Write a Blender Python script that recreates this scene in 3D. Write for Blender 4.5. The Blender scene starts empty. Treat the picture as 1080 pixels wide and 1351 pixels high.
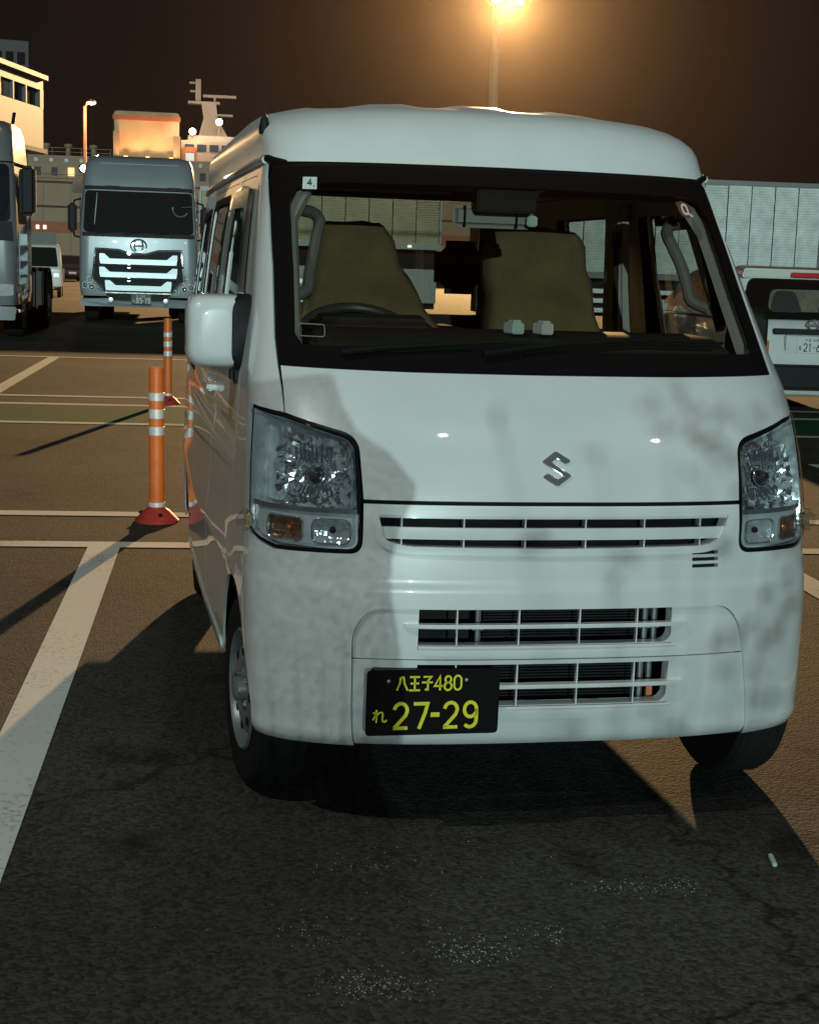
import bpy, bmesh, math, random
import numpy as np
from mathutils import Vector, Matrix
from mathutils.geometry import delaunay_2d_cdt

random.seed(7)
rng = np.random.default_rng(7)
R = math.radians
scene = bpy.context.scene
col = scene.collection

# ------------------------------------------------------------------ camera
cam_d = bpy.data.cameras.new('camera')
cam_d.sensor_fit = 'HORIZONTAL'
cam_d.sensor_width = 36.0
cam_d.lens = 68.0
cam_d.clip_start = 0.05
cam_d.clip_end = 3000
cam = bpy.data.objects.new('camera', cam_d)
col.objects.link(cam)
CAM = Vector((-1.090, -3.575, 1.408))
yaw, pitch, roll = R(11.202), R(-9.022), R(1.838)
fw = Vector((math.sin(yaw) * math.cos(pitch), math.cos(yaw) * math.cos(pitch), math.sin(pitch)))
r0 = Vector((math.cos(yaw), -math.sin(yaw), 0))
u0 = r0.cross(fw)
rr = r0 * math.cos(roll) + u0 * math.sin(roll)
uu = u0 * math.cos(roll) - r0 * math.sin(roll)
cam.matrix_world = Matrix(((rr.x, uu.x, -fw.x, CAM.x), (rr.y, uu.y, -fw.y, CAM.y), (rr.z, uu.z, -fw.z, CAM.z), (0, 0, 0, 1)))
scene.camera = cam

# ------------------------------------------------------------------ world, sun, exposure
SUN_EL, SUN_AZ = 9.0, 3.8          # the light comes from behind the camera, SUN_AZ to its left
SKY_BROWN = (0.0062, 0.0028, 0.0026)
world = bpy.data.worlds.new('World')
scene.world = world
world.use_nodes = True
wn, wl = world.node_tree.nodes, world.node_tree.links
wn.clear()
wout = wn.new('ShaderNodeOutputWorld')
sky = wn.new('ShaderNodeTexSky')
sky.sky_type = 'NISHITA'
sky.sun_disc = False
sky.sun_elevation = R(SUN_EL)
sky.sun_rotation = R(180 + SUN_AZ)
bgs = wn.new('ShaderNodeBackground'); bgs.inputs[1].default_value = 0.0006
wl.new(sky.outputs[0], bgs.inputs[0])
bgb = wn.new('ShaderNodeBackground')
bgb.inputs[0].default_value = (*SKY_BROWN, 1); bgb.inputs[1].default_value = 1.0
add = wn.new('ShaderNodeAddShader')
wl.new(bgs.outputs[0], add.inputs[0]); wl.new(bgb.outputs[0], add.inputs[1])
wl.new(add.outputs[0], wout.inputs[0])

sun_d = bpy.data.lights.new('sun', 'SUN')
sun_d.energy = 1.30
sun_d.angle = R(0.22)
sun_d.color = (0.70, 1.0, 0.97)
sun = bpy.data.objects.new('sun', sun_d)
col.objects.link(sun)
sdir = Vector((math.sin(R(SUN_AZ)) * math.cos(R(SUN_EL)), math.cos(R(SUN_AZ)) * math.cos(R(SUN_EL)), -math.sin(R(SUN_EL))))
sun.rotation_euler = sdir.to_track_quat('-Z', 'Y').to_euler()

scene.view_settings.view_transform = 'Standard'
scene.view_settings.look = 'None'
scene.view_settings.exposure = 0.0
scene.view_settings.gamma = 1.0
scene.view_settings.use_curve_mapping = False
scene.render.engine = 'CYCLES'
cy = scene.cycles
cy.use_denoising = True
cy.max_bounces = 8
cy.transparent_max_bounces = 16
cy.volume_bounces = 0
cy.caustics_reflective = True
cy.blur_glossy = 0.6
cy.sample_clamp_indirect = 6.0

# ------------------------------------------------------------------ materials
MATS = {}

def mat(name, base, rough=0.5, metal=0.0, var=0.0, vscale=8.0, bump=0.0, bscale=60.0, coat=0.0, spec=0.5, rvar=0.0,
        col2=None, detail=5.0):
    """Principled material with noise-driven colour variation, roughness variation and relief."""
    if name in MATS:
        return MATS[name]
    m = bpy.data.materials.new(name)
    m.use_nodes = True
    n, l = m.node_tree.nodes, m.node_tree.links
    b = n['Principled BSDF']
    b.inputs['Base Color'].default_value = (*base, 1)
    b.inputs['Roughness'].default_value = rough
    b.inputs['Metallic'].default_value = metal
    b.inputs['Specular IOR Level'].default_value = spec
    if coat:
        b.inputs['Coat Weight'].default_value = coat
        b.inputs['Coat Roughness'].default_value = 0.03
    tc = n.new('ShaderNodeTexCoord')
    if var or rvar or col2:
        nz = n.new('ShaderNodeTexNoise')
        nz.inputs['Scale'].default_value = vscale
        nz.inputs['Detail'].default_value = detail
        nz.inputs['Roughness'].default_value = 0.62
        l.new(tc.outputs['Object'], nz.inputs['Vector'])
        if var or col2:
            c2 = col2 or tuple(max(0, c * (1 - var)) for c in base)
            c1 = base if col2 else tuple(min(1, c * (1 + var * 0.6)) for c in base)
            rp = n.new('ShaderNodeValToRGB')
            rp.color_ramp.elements[0].position = 0.32
            rp.color_ramp.elements[1].position = 0.68
            rp.color_ramp.elements[0].color = (*c2, 1)
            rp.color_ramp.elements[1].color = (*c1, 1)
            l.new(nz.outputs['Fac'], rp.inputs[0])
            l.new(rp.outputs[0], b.inputs['Base Color'])
        if rvar:
            mr = n.new('ShaderNodeMapRange')
            mr.inputs['From Min'].default_value = 0.3; mr.inputs['From Max'].default_value = 0.7
            mr.inputs['To Min'].default_value = max(0.02, rough - rvar); mr.inputs['To Max'].default_value = min(1, rough + rvar)
            l.new(nz.outputs['Fac'], mr.inputs[0])
            l.new(mr.outputs[0], b.inputs['Roughness'])
    if bump:
        nb = n.new('ShaderNodeTexNoise')
        nb.inputs['Scale'].default_value = bscale
        nb.inputs['Detail'].default_value = 4
        l.new(tc.outputs['Object'], nb.inputs['Vector'])
        bp = n.new('ShaderNodeBump')
        bp.inputs['Strength'].default_value = bump
        bp.inputs['Distance'].default_value = 0.004
        l.new(nb.outputs['Fac'], bp.inputs['Height'])
        l.new(bp.outputs[0], b.inputs['Normal'])
    MATS[name] = m
    return m

def emit(name, colour, strength):
    if name in MATS:
        return MATS[name]
    m = bpy.data.materials.new(name)
    m.use_nodes = True
    n, l = m.node_tree.nodes, m.node_tree.links
    n.clear()
    e = n.new('ShaderNodeEmission')
    e.inputs[0].default_value = (*colour, 1); e.inputs[1].default_value = strength
    o = n.new('ShaderNodeOutputMaterial')
    l.new(e.outputs[0], o.inputs[0])
    MATS[name] = m
    return m

def glass(name, tint=(0.8, 0.85, 0.82), base=0.045, rough=0.02):
    """thin pane: tinted see-through mixed with a mirror reflection that grows at grazing angles"""
    if name in MATS:
        return MATS[name]
    m = bpy.data.materials.new(name)
    m.use_nodes = True
    n, l = m.node_tree.nodes, m.node_tree.links
    n.clear()
    t = n.new('ShaderNodeBsdfTransparent'); t.inputs[0].default_value = (*tint, 1)
    g = n.new('ShaderNodeBsdfGlossy'); g.inputs['Roughness'].default_value = rough
    lw = n.new('ShaderNodeLayerWeight'); lw.inputs[0].default_value = 0.5
    pw = n.new('ShaderNodeMath'); pw.operation = 'POWER'; pw.inputs[1].default_value = 5.0
    l.new(lw.outputs['Facing'], pw.inputs[0])
    mr = n.new('ShaderNodeMapRange'); mr.inputs['To Min'].default_value = base
    l.new(pw.outputs[0], mr.inputs[0])
    mx = n.new('ShaderNodeMixShader')
    l.new(mr.outputs[0], mx.inputs[0]); l.new(t.outputs[0], mx.inputs[1]); l.new(g.outputs[0], mx.inputs[2])
    o = n.new('ShaderNodeOutputMaterial')
    l.new(mx.outputs[0], o.inputs[0])
    MATS[name] = m
    return m

def asphalt_mat():
    m = bpy.data.materials.new('asphalt')
    m.use_nodes = True
    n, l = m.node_tree.nodes, m.node_tree.links
    b = n['Principled BSDF']
    tc = n.new('ShaderNodeTexCoord')
    big = n.new('ShaderNodeTexNoise'); big.inputs['Scale'].default_value = 0.55; big.inputs['Detail'].default_value = 6
    mid = n.new('ShaderNodeTexNoise'); mid.inputs['Scale'].default_value = 9.0; mid.inputs['Detail'].default_value = 5
    agg = n.new('ShaderNodeTexVoronoi'); agg.inputs['Scale'].default_value = 95.0
    fin = n.new('ShaderNodeTexNoise'); fin.inputs['Scale'].default_value = 210.0; fin.inputs['Detail'].default_value = 3
    for t in (big, mid, agg, fin):
        l.new(tc.outputs['Object'], t.inputs['Vector'])
    rp = n.new('ShaderNodeValToRGB')
    rp.color_ramp.elements[0].position = 0.35; rp.color_ramp.elements[0].color = (0.042, 0.0385, 0.035, 1)
    rp.color_ramp.elements[1].position = 0.68; rp.color_ramp.elements[1].color = (0.084, 0.077, 0.070, 1)
    l.new(big.outputs['Fac'], rp.inputs[0])
    # per-stone tone
    rp2 = n.new('ShaderNodeValToRGB')
    rp2.color_ramp.elements[0].position = 0.0; rp2.color_ramp.elements[0].color = (0.55, 0.55, 0.55, 1)
    rp2.color_ramp.elements[1].position = 1.0; rp2.color_ramp.elements[1].color = (1.5, 1.5, 1.5, 1)
    sepc = n.new('ShaderNodeSeparateColor')
    l.new(agg.outputs['Color'], sepc.inputs[0]); l.new(sepc.outputs[0], rp2.inputs[0])
    mul = n.new('ShaderNodeMix'); mul.data_type = 'RGBA'; mul.blend_type = 'MULTIPLY'; mul.inputs[0].default_value = 1.0
    l.new(rp.outputs[0], mul.inputs[6]); l.new(rp2.outputs[0], mul.inputs[7])
    # oil spots of their own shape
    oil = n.new('ShaderNodeTexNoise'); oil.inputs['Scale'].default_value = 2.3; oil.inputs['Detail'].default_value = 3
    l.new(tc.outputs['Object'], oil.inputs['Vector'])
    orp = n.new('ShaderNodeValToRGB')
    orp.color_ramp.elements[0].position = 0.60; orp.color_ramp.elements[0].color = (1, 1, 1, 1)
    orp.color_ramp.elements[1].position = 0.70; orp.color_ramp.elements[1].color = (0.45, 0.45, 0.45, 1)
    l.new(oil.outputs['Fac'], orp.inputs[0])
    mul2 = n.new('ShaderNodeMix'); mul2.data_type = 'RGBA'; mul2.blend_type = 'MULTIPLY'; mul2.inputs[0].default_value = 1.0
    l.new(mul.outputs[2], mul2.inputs[6]); l.new(orp.outputs[0], mul2.inputs[7])
    # hairline cracks and tar joints
    ck = n.new('ShaderNodeTexVoronoi'); ck.feature = 'DISTANCE_TO_EDGE'; ck.inputs['Scale'].default_value = 0.42
    wob = n.new('ShaderNodeMix'); wob.data_type = 'RGBA'; wob.blend_type = 'ADD'; wob.inputs[0].default_value = 0.35
    l.new(tc.outputs['Object'], wob.inputs[6]); l.new(mid.outputs['Color'], wob.inputs[7]); l.new(wob.outputs[2], ck.inputs['Vector'])
    crp = n.new('ShaderNodeValToRGB')
    crp.color_ramp.elements[0].position = 0.0; crp.color_ramp.elements[0].color = (0.42, 0.42, 0.42, 1)
    crp.color_ramp.elements[1].position = 0.010; crp.color_ramp.elements[1].color = (1, 1, 1, 1)
    l.new(ck.outputs['Distance'], crp.inputs[0])
    mul3 = n.new('ShaderNodeMix'); mul3.data_type = 'RGBA'; mul3.blend_type = 'MULTIPLY'; mul3.inputs[0].default_value = 1.0
    l.new(mul2.outputs[2], mul3.inputs[6]); l.new(crp.outputs[0], mul3.inputs[7])
    l.new(mul3.outputs[2], b.inputs['Base Color'])
    b.inputs['Roughness'].default_value = 0.85
    b.inputs['Specular IOR Level'].default_value = 0.12
    # relief: stones + fine grain + gentle unevenness
    h1 = n.new('ShaderNodeMath'); h1.operation = 'MULTIPLY'; h1.inputs[1].default_value = -0.9
    l.new(agg.outputs['Distance'], h1.inputs[0])
    h2 = n.new('ShaderNodeMath'); h2.operation = 'MULTIPLY_ADD'; h2.inputs[1].default_value = 0.5
    l.new(fin.outputs['Fac'], h2.inputs[0]); l.new(h1.outputs[0], h2.inputs[2])
    h3 = n.new('ShaderNodeMath'); h3.operation = 'MULTIPLY_ADD'; h3.inputs[1].default_value = 1.1
    l.new(mid.outputs['Fac'], h3.inputs[0]); l.new(h2.outputs[0], h3.inputs[2])
    bp = n.new('ShaderNodeBump'); bp.inputs['Strength'].default_value = 0.45; bp.inputs['Distance'].default_value = 0.006
    l.new(h3.outputs[0], bp.inputs['Height']); l.new(bp.outputs[0], b.inputs['Normal'])
    MATS['asphalt'] = m
    return m

def line_paint(name, base, worn):
    m = bpy.data.materials.new(name)
    m.use_nodes = True
    n, l = m.node_tree.nodes, m.node_tree.links
    b = n['Principled BSDF']
    tc = n.new('ShaderNodeTexCoord')
    a = n.new('ShaderNodeTexNoise'); a.inputs['Scale'].default_value = 55.0; a.inputs['Detail'].default_value = 6; a.inputs['Roughness'].default_value = 0.7
    c = n.new('ShaderNodeTexNoise'); c.inputs['Scale'].default_value = 2.2; c.inputs['Detail'].default_value = 4
    l.new(tc.outputs['Object'], a.inputs['Vector']); l.new(tc.outputs['Object'], c.inputs['Vector'])
    s = n.new('ShaderNodeMath'); s.operation = 'MULTIPLY_ADD'; s.inputs[1].default_value = 0.55
    l.new(c.outputs['Fac'], s.inputs[0]); l.new(a.outputs['Fac'], s.inputs[2])
    rp = n.new('ShaderNodeValToRGB')
    rp.color_ramp.elements[0].position = 0.60; rp.color_ramp.elements[0].color = (*worn, 1)
    rp.color_ramp.elements[1].position = 0.72; rp.color_ramp.elements[1].color = (*base, 1)
    l.new(s.outputs[0], rp.inputs[0]); l.new(rp.outputs[0], b.inputs['Base Color'])
    b.inputs['Roughness'].default_value = 0.88
    b.inputs['Specular IOR Level'].default_value = 0.10
    bp = n.new('ShaderNodeBump'); bp.inputs['Strength'].default_value = 0.5; bp.inputs['Distance'].default_value = 0.003
    l.new(a.outputs['Fac'], bp.inputs['Height']); l.new(bp.outputs[0], b.inputs['Normal'])
    MATS[name] = m
    return m

ASPHALT = asphalt_mat()
WHITE_LINE = line_paint('white line paint', (0.80, 0.79, 0.75), (0.46, 0.44, 0.41))
GREEN_LINE = line_paint('green floor paint', (0.006, 0.078, 0.030), (0.020, 0.062, 0.032))
VANWHITE = mat('white car paint', (0.80, 0.80, 0.79), 0.32, var=0.05, vscale=5.0, coat=0.8, bump=0.02, bscale=120, detail=9.0)
VANROOF = mat('weathered white roof paint', (0.80, 0.80, 0.79), 0.26, var=0.05, vscale=5.0, detail=9.0, bump=0.05, bscale=40)
VANINNER = mat('white sheet metal', (0.70, 0.70, 0.69), 0.5, var=0.06)
GLOSSBLACK = mat('black glass frit', (0.010, 0.008, 0.008), 0.12, spec=0.5)
BLACKPLASTIC = mat('black moulded plastic', (0.014, 0.014, 0.015), 0.55, spec=.2, var=0.2, vscale=20, bump=0.15, bscale=300)
RUBBER = mat('tyre rubber', (0.017, 0.016, 0.015), 0.8, spec=.2, var=0.3, vscale=14, bump=0.2, bscale=120)
SEAL = mat('black rubber seal', (0.010, 0.010, 0.010), 0.6, var=0.15, spec=0.08)
CHROME = mat('bright chrome', (0.74, 0.77, 0.79), 0.16, metal=0.86, rvar=0.04, vscale=12)
REFLECTOR = mat('headlamp reflector', (0.90, 0.94, 0.98), 0.18, metal=0.60, rvar=0.08, vscale=40, spec=0.8, var=.14)
SILVER = mat('silver lamp bezel', (0.80, 0.82, 0.84), 0.28, metal=0.35, var=0.08)
STEEL = mat('painted steel wheel', (0.33, 0.34, 0.35), 0.40, metal=0.5, var=0.15, vscale=18)
DARKMETAL = mat('dark underbody metal', (0.018, 0.017, 0.016), 0.7, spec=.15, var=0.4, vscale=10)
RADIATOR = mat('radiator fins', (0.02, 0.02, 0.021), 0.6, spec=.2, metal=0.1, var=0.3, vscale=40)
ALU = mat('grey aluminium tube', (0.45, 0.46, 0.47), 0.4, metal=0.8, var=0.2, vscale=20)
AMBER = mat('amber lamp reflector', (0.27, 0.145, 0.10), 0.25, metal=0.35, var=0.5, vscale=70, spec=0.8)
HANDLE = mat('dark grey grab handle', (0.17, 0.17, 0.16), 0.6, var=0.1)
TRIM = mat('grey interior trim', (0.44, 0.44, 0.41), 0.6, var=0.1, bump=0.1, bscale=400)
TRIMDARK = mat('dark interior trim', (0.040, 0.034, 0.030), 0.65, spec=.15, var=0.15, bump=0.12, bscale=300)
HEADLINER = mat('brown grey headliner', (0.22, 0.155, 0.125), 0.9, var=0.1)
KHAKI = mat('khaki seat cover cloth', (0.22, 0.160, 0.080), 0.9, var=0.30, vscale=6, bump=0.8, bscale=11)
DARKCLOTH = mat('dark seat cloth', (0.035, 0.030, 0.028), 0.9, var=0.2)
GLASS_CLEAR = glass('windscreen glass', (0.76, 0.73, 0.69), 0.06)
GLASS_SIDE = glass('side window glass', (0.80, 0.83, 0.78), 0.06)
GLASS_LENS = glass('clear lamp lens', (0.90, 0.93, 0.95), 0.05, 0.03)
GLASS_DARK = glass('dark tinted glass', (0.16, 0.16, 0.16), 0.06)
PLATEBLACK = mat('black number plate', (0.008, 0.0065, 0.006), 0.6, var=0.1, spec=.08)
PLATEYELLOW = mat('yellow plate lettering', (0.90, 0.80, 0.03), 0.45, var=0.06)
PLATEWHITE = mat('white number plate', (0.70, 0.70, 0.68), 0.45, var=0.05)
PLATEGREEN = mat('dark plate lettering', (0.02, 0.05, 0.03), 0.5)
ORANGE = mat('orange post plastic', (0.88, 0.19, 0.035), 0.45, var=0.15, vscale=9, bump=0.05)
REDBASE = mat('red rubber base', (0.50, 0.045, 0.035), 0.55, var=0.25, vscale=14, bump=0.2)
REFLBAND = mat('silver reflective band', (0.86, 0.87, 0.86), 0.4, metal=0.25, var=0.1, vscale=30)
TRUCKGREY = mat('silver grey truck paint', (0.37, 0.39, 0.42), 0.35, var=0.06, vscale=2, coat=0.8, metal=0.2)
TRUCKWHITE = mat('grey white truck paint', (0.22, 0.222, 0.222), 0.35, var=0.08, vscale=2, coat=0.8)
RIBBED = mat('ribbed aluminium sheet', (0.82, 0.86, 0.82), 0.50, metal=0.06, var=0.18, vscale=3.5, rvar=0.12)
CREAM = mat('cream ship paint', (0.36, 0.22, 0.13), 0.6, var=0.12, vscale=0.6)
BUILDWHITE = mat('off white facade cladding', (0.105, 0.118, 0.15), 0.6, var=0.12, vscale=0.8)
CONCRETE = mat('grey concrete', (0.30, 0.29, 0.27), 0.8, var=0.2, vscale=2)
RUSTORANGE = mat('orange hull band paint', (0.42, 0.10, 0.022), 0.6, var=0.2, vscale=1)
DARKWINDOW = mat('dark window pane', (0.018, 0.018, 0.020), 0.12, spec=.25)
WARMWINDOW = emit('lit window', (1.0, 0.62, 0.26), 1.6)
POSTPAINT = mat('brown lamp post paint', (0.26, 0.11, 0.06), 0.5, var=0.15)
GALV = mat('galvanised mast', (0.16, 0.13, 0.11), 0.7, metal=0.0, var=0.15)
LEDWHITE = emit('white led flood', (0.86, 0.94, 1.0), 30.0)
SODIUM = emit('sodium lamp glass', (1.0, 0.74, 0.42), 22.0)
LEAFMAT = mat('dark tree leaves', (0.05, 0.075, 0.03), 0.6, var=0.4, vscale=5)
BARK = mat('tree bark', (0.09, 0.065, 0.045), 0.9, var=0.3, vscale=6, bump=0.6, bscale=20)
REDLENS = mat('red lamp lens', (0.45, 0.015, 0.015), 0.2, coat=0.5)
GREENWHITE = mat('pale green plastic', (0.62, 0.76, 0.70), 0.4)
PAPER = mat('white sticker paper', (0.70, 0.74, 0.72), 0.6)

# ------------------------------------------------------------------ helpers
def tag(o, label=None, cat=None, group=None, kind=None):
    if label: o['label'] = label
    if cat: o['category'] = cat
    if group: o['group'] = group
    if kind: o['kind'] = kind
    return o

def thing(name, label, cat, loc=(0, 0, 0), rz=0.0, group=None):
    o = bpy.data.objects.new(name, None)
    o.empty_display_size = 0.2
    col.objects.link(o)
    o.location = loc
    o.rotation_euler = (0, 0, rz)
    return tag(o, label, cat, group)

def link(name, me, m=None, parent=None, smooth=True):
    if m is not None:
        me.materials.clear(); me.materials.append(m)
    o = bpy.data.objects.new(name, me)
    col.objects.link(o)
    if parent is not None:
        o.parent = parent
    return o

class MB:
    """collects simple solids and links them as one mesh"""
    def __init__(s):
        s.b = bmesh.new()
    def _add(s, vs, fs):
        bv = [s.b.verts.new(v) for v in vs]
        for f in fs:
            try: s.b.faces.new([bv[i] for i in f])
            except ValueError: pass
        return bv
    def box(s, c, d, rot=None):
        x, y, z = d[0] / 2, d[1] / 2, d[2] / 2
        vs = [Vector((a * x, b * y, e * z)) for a in (-1, 1) for b in (-1, 1) for e in (-1, 1)]
        if rot is not None: vs = [rot @ v for v in vs]
        vs = [v + Vector(c) for v in vs]
        s._add(vs, [(0, 1, 3, 2), (4, 6, 7, 5), (0, 4, 5, 1), (2, 3, 7, 6), (0, 2, 6, 4), (1, 5, 7, 3)])
        return s
    def span(s, a, b):
        return s.box([(p + q) / 2 for p, q in zip(a, b)], [abs(q - p) for p, q in zip(a, b)])
    def prism(s, pts, f0, f1):
        """pts 2D -> f0(p), f1(p) give the two end rings"""
        n = len(pts)
        s._add([f0(p) for p in pts] + [f1(p) for p in pts],
               [tuple(range(n))[::-1], tuple(range(n, 2 * n))] + [(i, (i + 1) % n, n + (i + 1) % n, n + i) for i in range(n)])
        return s
    def tube(s, path, r, n=8, closed=False):
        path = [Vector(p) for p in path]
        rings, N = [], len(path)
        rs = r if isinstance(r, (list, tuple)) else [r] * N
        ref = None
        for i, p in enumerate(path):
            a = path[(i - 1) % N] if (i or closed) else p
            c = path[(i + 1) % N] if (i < N - 1 or closed) else p
            t = (c - a).normalized()
            if ref is None:
                ref = t.orthogonal().normalized()
            ref = (ref - t * ref.dot(t)).normalized()
            q = t.cross(ref)
            rings.append([p + (ref * math.cos(k * 2 * math.pi / n) + q * math.sin(k * 2 * math.pi / n)) * rs[i] for k in range(n)])
        vs = [v for g in rings for v in g]
        fs = []
        M = N if closed else N - 1
        for i in range(M):
            j = (i + 1) % N
            for k in range(n):
                fs.append((i * n + k, i * n + (k + 1) % n, j * n + (k + 1) % n, j * n + k))
        if not closed:
            fs += [tuple(range(n))[::-1], tuple(range((N - 1) * n, N * n))]
        s._add(vs, fs)
        return s
    def lathe(s, prof, n=24, mtx=None):
        """prof: (r, h) pairs, turned round local Z"""
        vs, fs = [], []
        m = len(prof)
        for k in range(n):
            a = 2 * math.pi * k / n
            for r_, h in prof:
                v = Vector((r_ * math.cos(a), r_ * math.sin(a), h))
                vs.append(mtx @ v if mtx is not None else v)
        for k in range(n):
            for i in range(m - 1):
                q = (k + 1) % n
                fs.append((k * m + i, q * m + i, q * m + i + 1, k * m + i + 1))
        s._add(vs, fs)
        return s
    def build(s, name, m, parent=None, bevel=0.0, segs=2, smooth=True, ang=35):
        b = s.b
        bmesh.ops.remove_doubles(b, verts=b.verts, dist=1e-6)
        bmesh.ops.recalc_face_normals(b, faces=b.faces)
        if bevel:
            es = [e for e in b.edges if len(e.link_faces) == 2 and e.calc_face_angle(0) > R(30)]
            bmesh.ops.bevel(b, geom=es, offset=bevel, segments=segs, affect='EDGES', clamp_overlap=True)
        me = bpy.data.meshes.new(name)
        for f in b.faces: f.smooth = smooth
        for e in b.edges:
            if len(e.link_faces) != 2 or e.calc_face_angle(0) > R(ang): e.smooth = False
        b.to_mesh(me); b.free()
        return link(name, me, m, parent)

def copy_tree(o, parent=None):
    c = o.copy()
    col.objects.link(c)
    if parent is not None:
        c.parent = parent
        c.matrix_parent_inverse = o.matrix_parent_inverse.copy()
    for ch in list(o.children):
        copy_tree(ch, c)
    return c

def rpoly(pts, rads, n=5):
    """polygon with rounded corners; rads a number or one per corner"""
    out, N = [], len(pts)
    if not isinstance(rads, (list, tuple)): rads = [rads] * N
    for i in range(N):
        p = Vector(pts[i]); a = Vector(pts[i - 1]) - p; c = Vector(pts[(i + 1) % N]) - p
        r = rads[i]
        if r <= 0 or a.length < 1e-6 or c.length < 1e-6:
            out.append((p.x, p.y)); continue
        t = min(r, a.length * 0.48, c.length * 0.48)
        A = p + a.normalized() * t; C = p + c.normalized() * t
        for k in range(n + 1):
            q = k / n
            v = A * (1 - q) ** 2 + p * 2 * q * (1 - q) + C * q * q
            out.append((v.x, v.y))
    return out

def rrect(x0, y0, x1, y1, r, n=5):
    return rpoly([(x0, y0), (x1, y0), (x1, y1), (x0, y1)], r, n)

def densify(poly, step):
    out = []
    N = len(poly)
    for i in range(N):
        a, b = poly[i], poly[(i + 1) % N]
        d = math.hypot(b[0] - a[0], b[1] - a[1])
        k = max(1, int(math.ceil(d / step)))
        for j in range(k):
            out.append((a[0] + (b[0] - a[0]) * j / k, a[1] + (b[1] - a[1]) * j / k))
    return out

def inpoly(P_, poly):
    x, y = P_[:, 0], P_[:, 1]
    ins = np.zeros(len(P_), bool)
    px, py = np.array([p[0] for p in poly]), np.array([p[1] for p in poly])
    qx, qy = np.roll(px, -1), np.roll(py, -1)
    for a, b, c, d in zip(px, py, qx, qy):
        if b == d: continue
        k = ((b > y) != (d > y)) & (x < (c - a) * (y - b) / (d - b) + a)
        ins ^= k
    return ins

# ------------------------------------------------------------------ van body surface
# rows: s, z, y of the nose, half width, depth of the rounded front corner
TAB = np.array([
    [0.20, 0.200, 0.070, 0.705, 0.24], [0.245, 0.245, 0.020, 0.736, 0.25], [0.30, 0.300, 0.008, 0.746, 0.275],
    [0.42, 0.420, 0.000, 0.751, 0.295], [0.60, 0.600, 0.002, 0.753, 0.30], [0.72, 0.720, 0.012, 0.750, 0.31],
    [0.85, 0.850, 0.032, 0.747, 0.31], [0.95, 0.950, 0.066, 0.743, 0.31], [1.05, 1.050, 0.122, 0.737, 0.305],
    [1.13, 1.130, 0.185, 0.731, 0.30], [1.17, 1.170, 0.224, 0.726, 0.305], [1.30, 1.300, 0.350, 0.710, 0.29],
    [1.45, 1.450, 0.490, 0.692, 0.275], [1.60, 1.600, 0.625, 0.671, 0.26], [1.67, 1.670, 0.683, 0.660, 0.255],
    [1.73, 1.728, 0.712, 0.652, 0.265], [1.79, 1.782, 0.746, 0.656, 0.33], [1.84, 1.822, 0.790, 0.646, 0.46],
    [1.89, 1.850, 0.858, 0.614, 0.60], [1.94, 1.867, 0.985, 0.545, 0.70], [2.00, 1.882, 1.130, 0.380, 0.62],
    [2.06, 1.889, 1.280, 0.190, 0.42], [2.10, 1.891, 1.380, 0.001, 0.10]])
NEXP, YREAR = 2.7, 3.385
_M = np.gradient(TAB[:, 1:], TAB[:, 0], axis=0)
_th = np.linspace(0, math.pi / 2, 2001)
_X = np.sin(_th) ** (2 / NEXP); _Y = 1 - np.cos(_th) ** (2 / NEXP)
_arc = np.concatenate([[0], np.cumsum(np.hypot(np.diff(_X) * .73, np.diff(_Y) * .32))])
L1 = float(_arc[-1]); LSIDE = 3.005; LM = L1 + LSIDE

def row(s):
    s = np.clip(np.asarray(s, float), TAB[0, 0], TAB[-1, 0])
    i = np.clip(np.searchsorted(TAB[:, 0], s) - 1, 0, len(TAB) - 2)
    x0, x1 = TAB[i, 0], TAB[i + 1, 0]
    h = (x1 - x0)[..., None]; t = ((s - x0) / (x1 - x0))[..., None]
    a, b, ma, mb = TAB[i, 1:], TAB[i + 1, 1:], _M[i], _M[i + 1]
    return (2*t**3 - 3*t**2 + 1)*a + (t**3 - 2*t**2 + t)*h*ma + (-2*t**3 + 3*t**2)*b + (t**3 - t**2)*h*mb

def sm(x):
    x = np.clip(x, 0, 1)
    return x * x * (3 - 2 * x)

def SV(u, s):
    """point of the van's skin"""
    u, s = np.asarray(u, float), np.asarray(s, float)
    v = row(s)
    z, y0, W, D = v[..., 0], v[..., 1], v[..., 2], v[..., 3]
    y0 = y0 + 0.006 * sm((s - 0.640) / 0.012) * sm((0.80 - s) / 0.08)
    a = np.abs(u)
    t = np.interp(a, _arc, _th)
    fx = np.sin(t) ** (2 / NEXP)
    fy = 1 - np.maximum(np.cos(t), 0) ** (2 / NEXP)
    f = np.clip((a - L1) / LSIDE, 0, 1)
    y = np.where(a <= L1, y0 + D * fy, y0 + D + f * (YREAR - y0 - D))
    x = np.sign(u) * W * fx
    # shallow press lines: side waist crease and roof ribs
    side = sm((a - L1 - 0.15) / 0.2)
    x = x - np.sign(u) * 0.010 * side * (np.exp(-((s - 0.93) / 0.035) ** 2) - 0.6 * np.exp(-((s - 0.60) / 0.05) ** 2))
    rib = sm((s - 1.925) / 0.03)
    z = z + 0.022 * sm((s - 1.80) / .1) * sm((y - 0.95) / 1.0)
    z = z + 0.009 * rib * (0.5 + 0.5 * np.tanh(5 * np.cos(x * 2 * math.pi / 0.27)))
    x = x + np.sign(u) * 0.022 * 4 * f * (1 - f) * sm((1.85 - s) / .3)
    return np.stack([x, y, z], -1)

def u_of_y(y, s):
    us = np.linspace(0.3, LM, 4000)
    ys = SV(us, np.full_like(us, s))[:, 1]
    return float(np.interp(y, ys, us))

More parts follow.
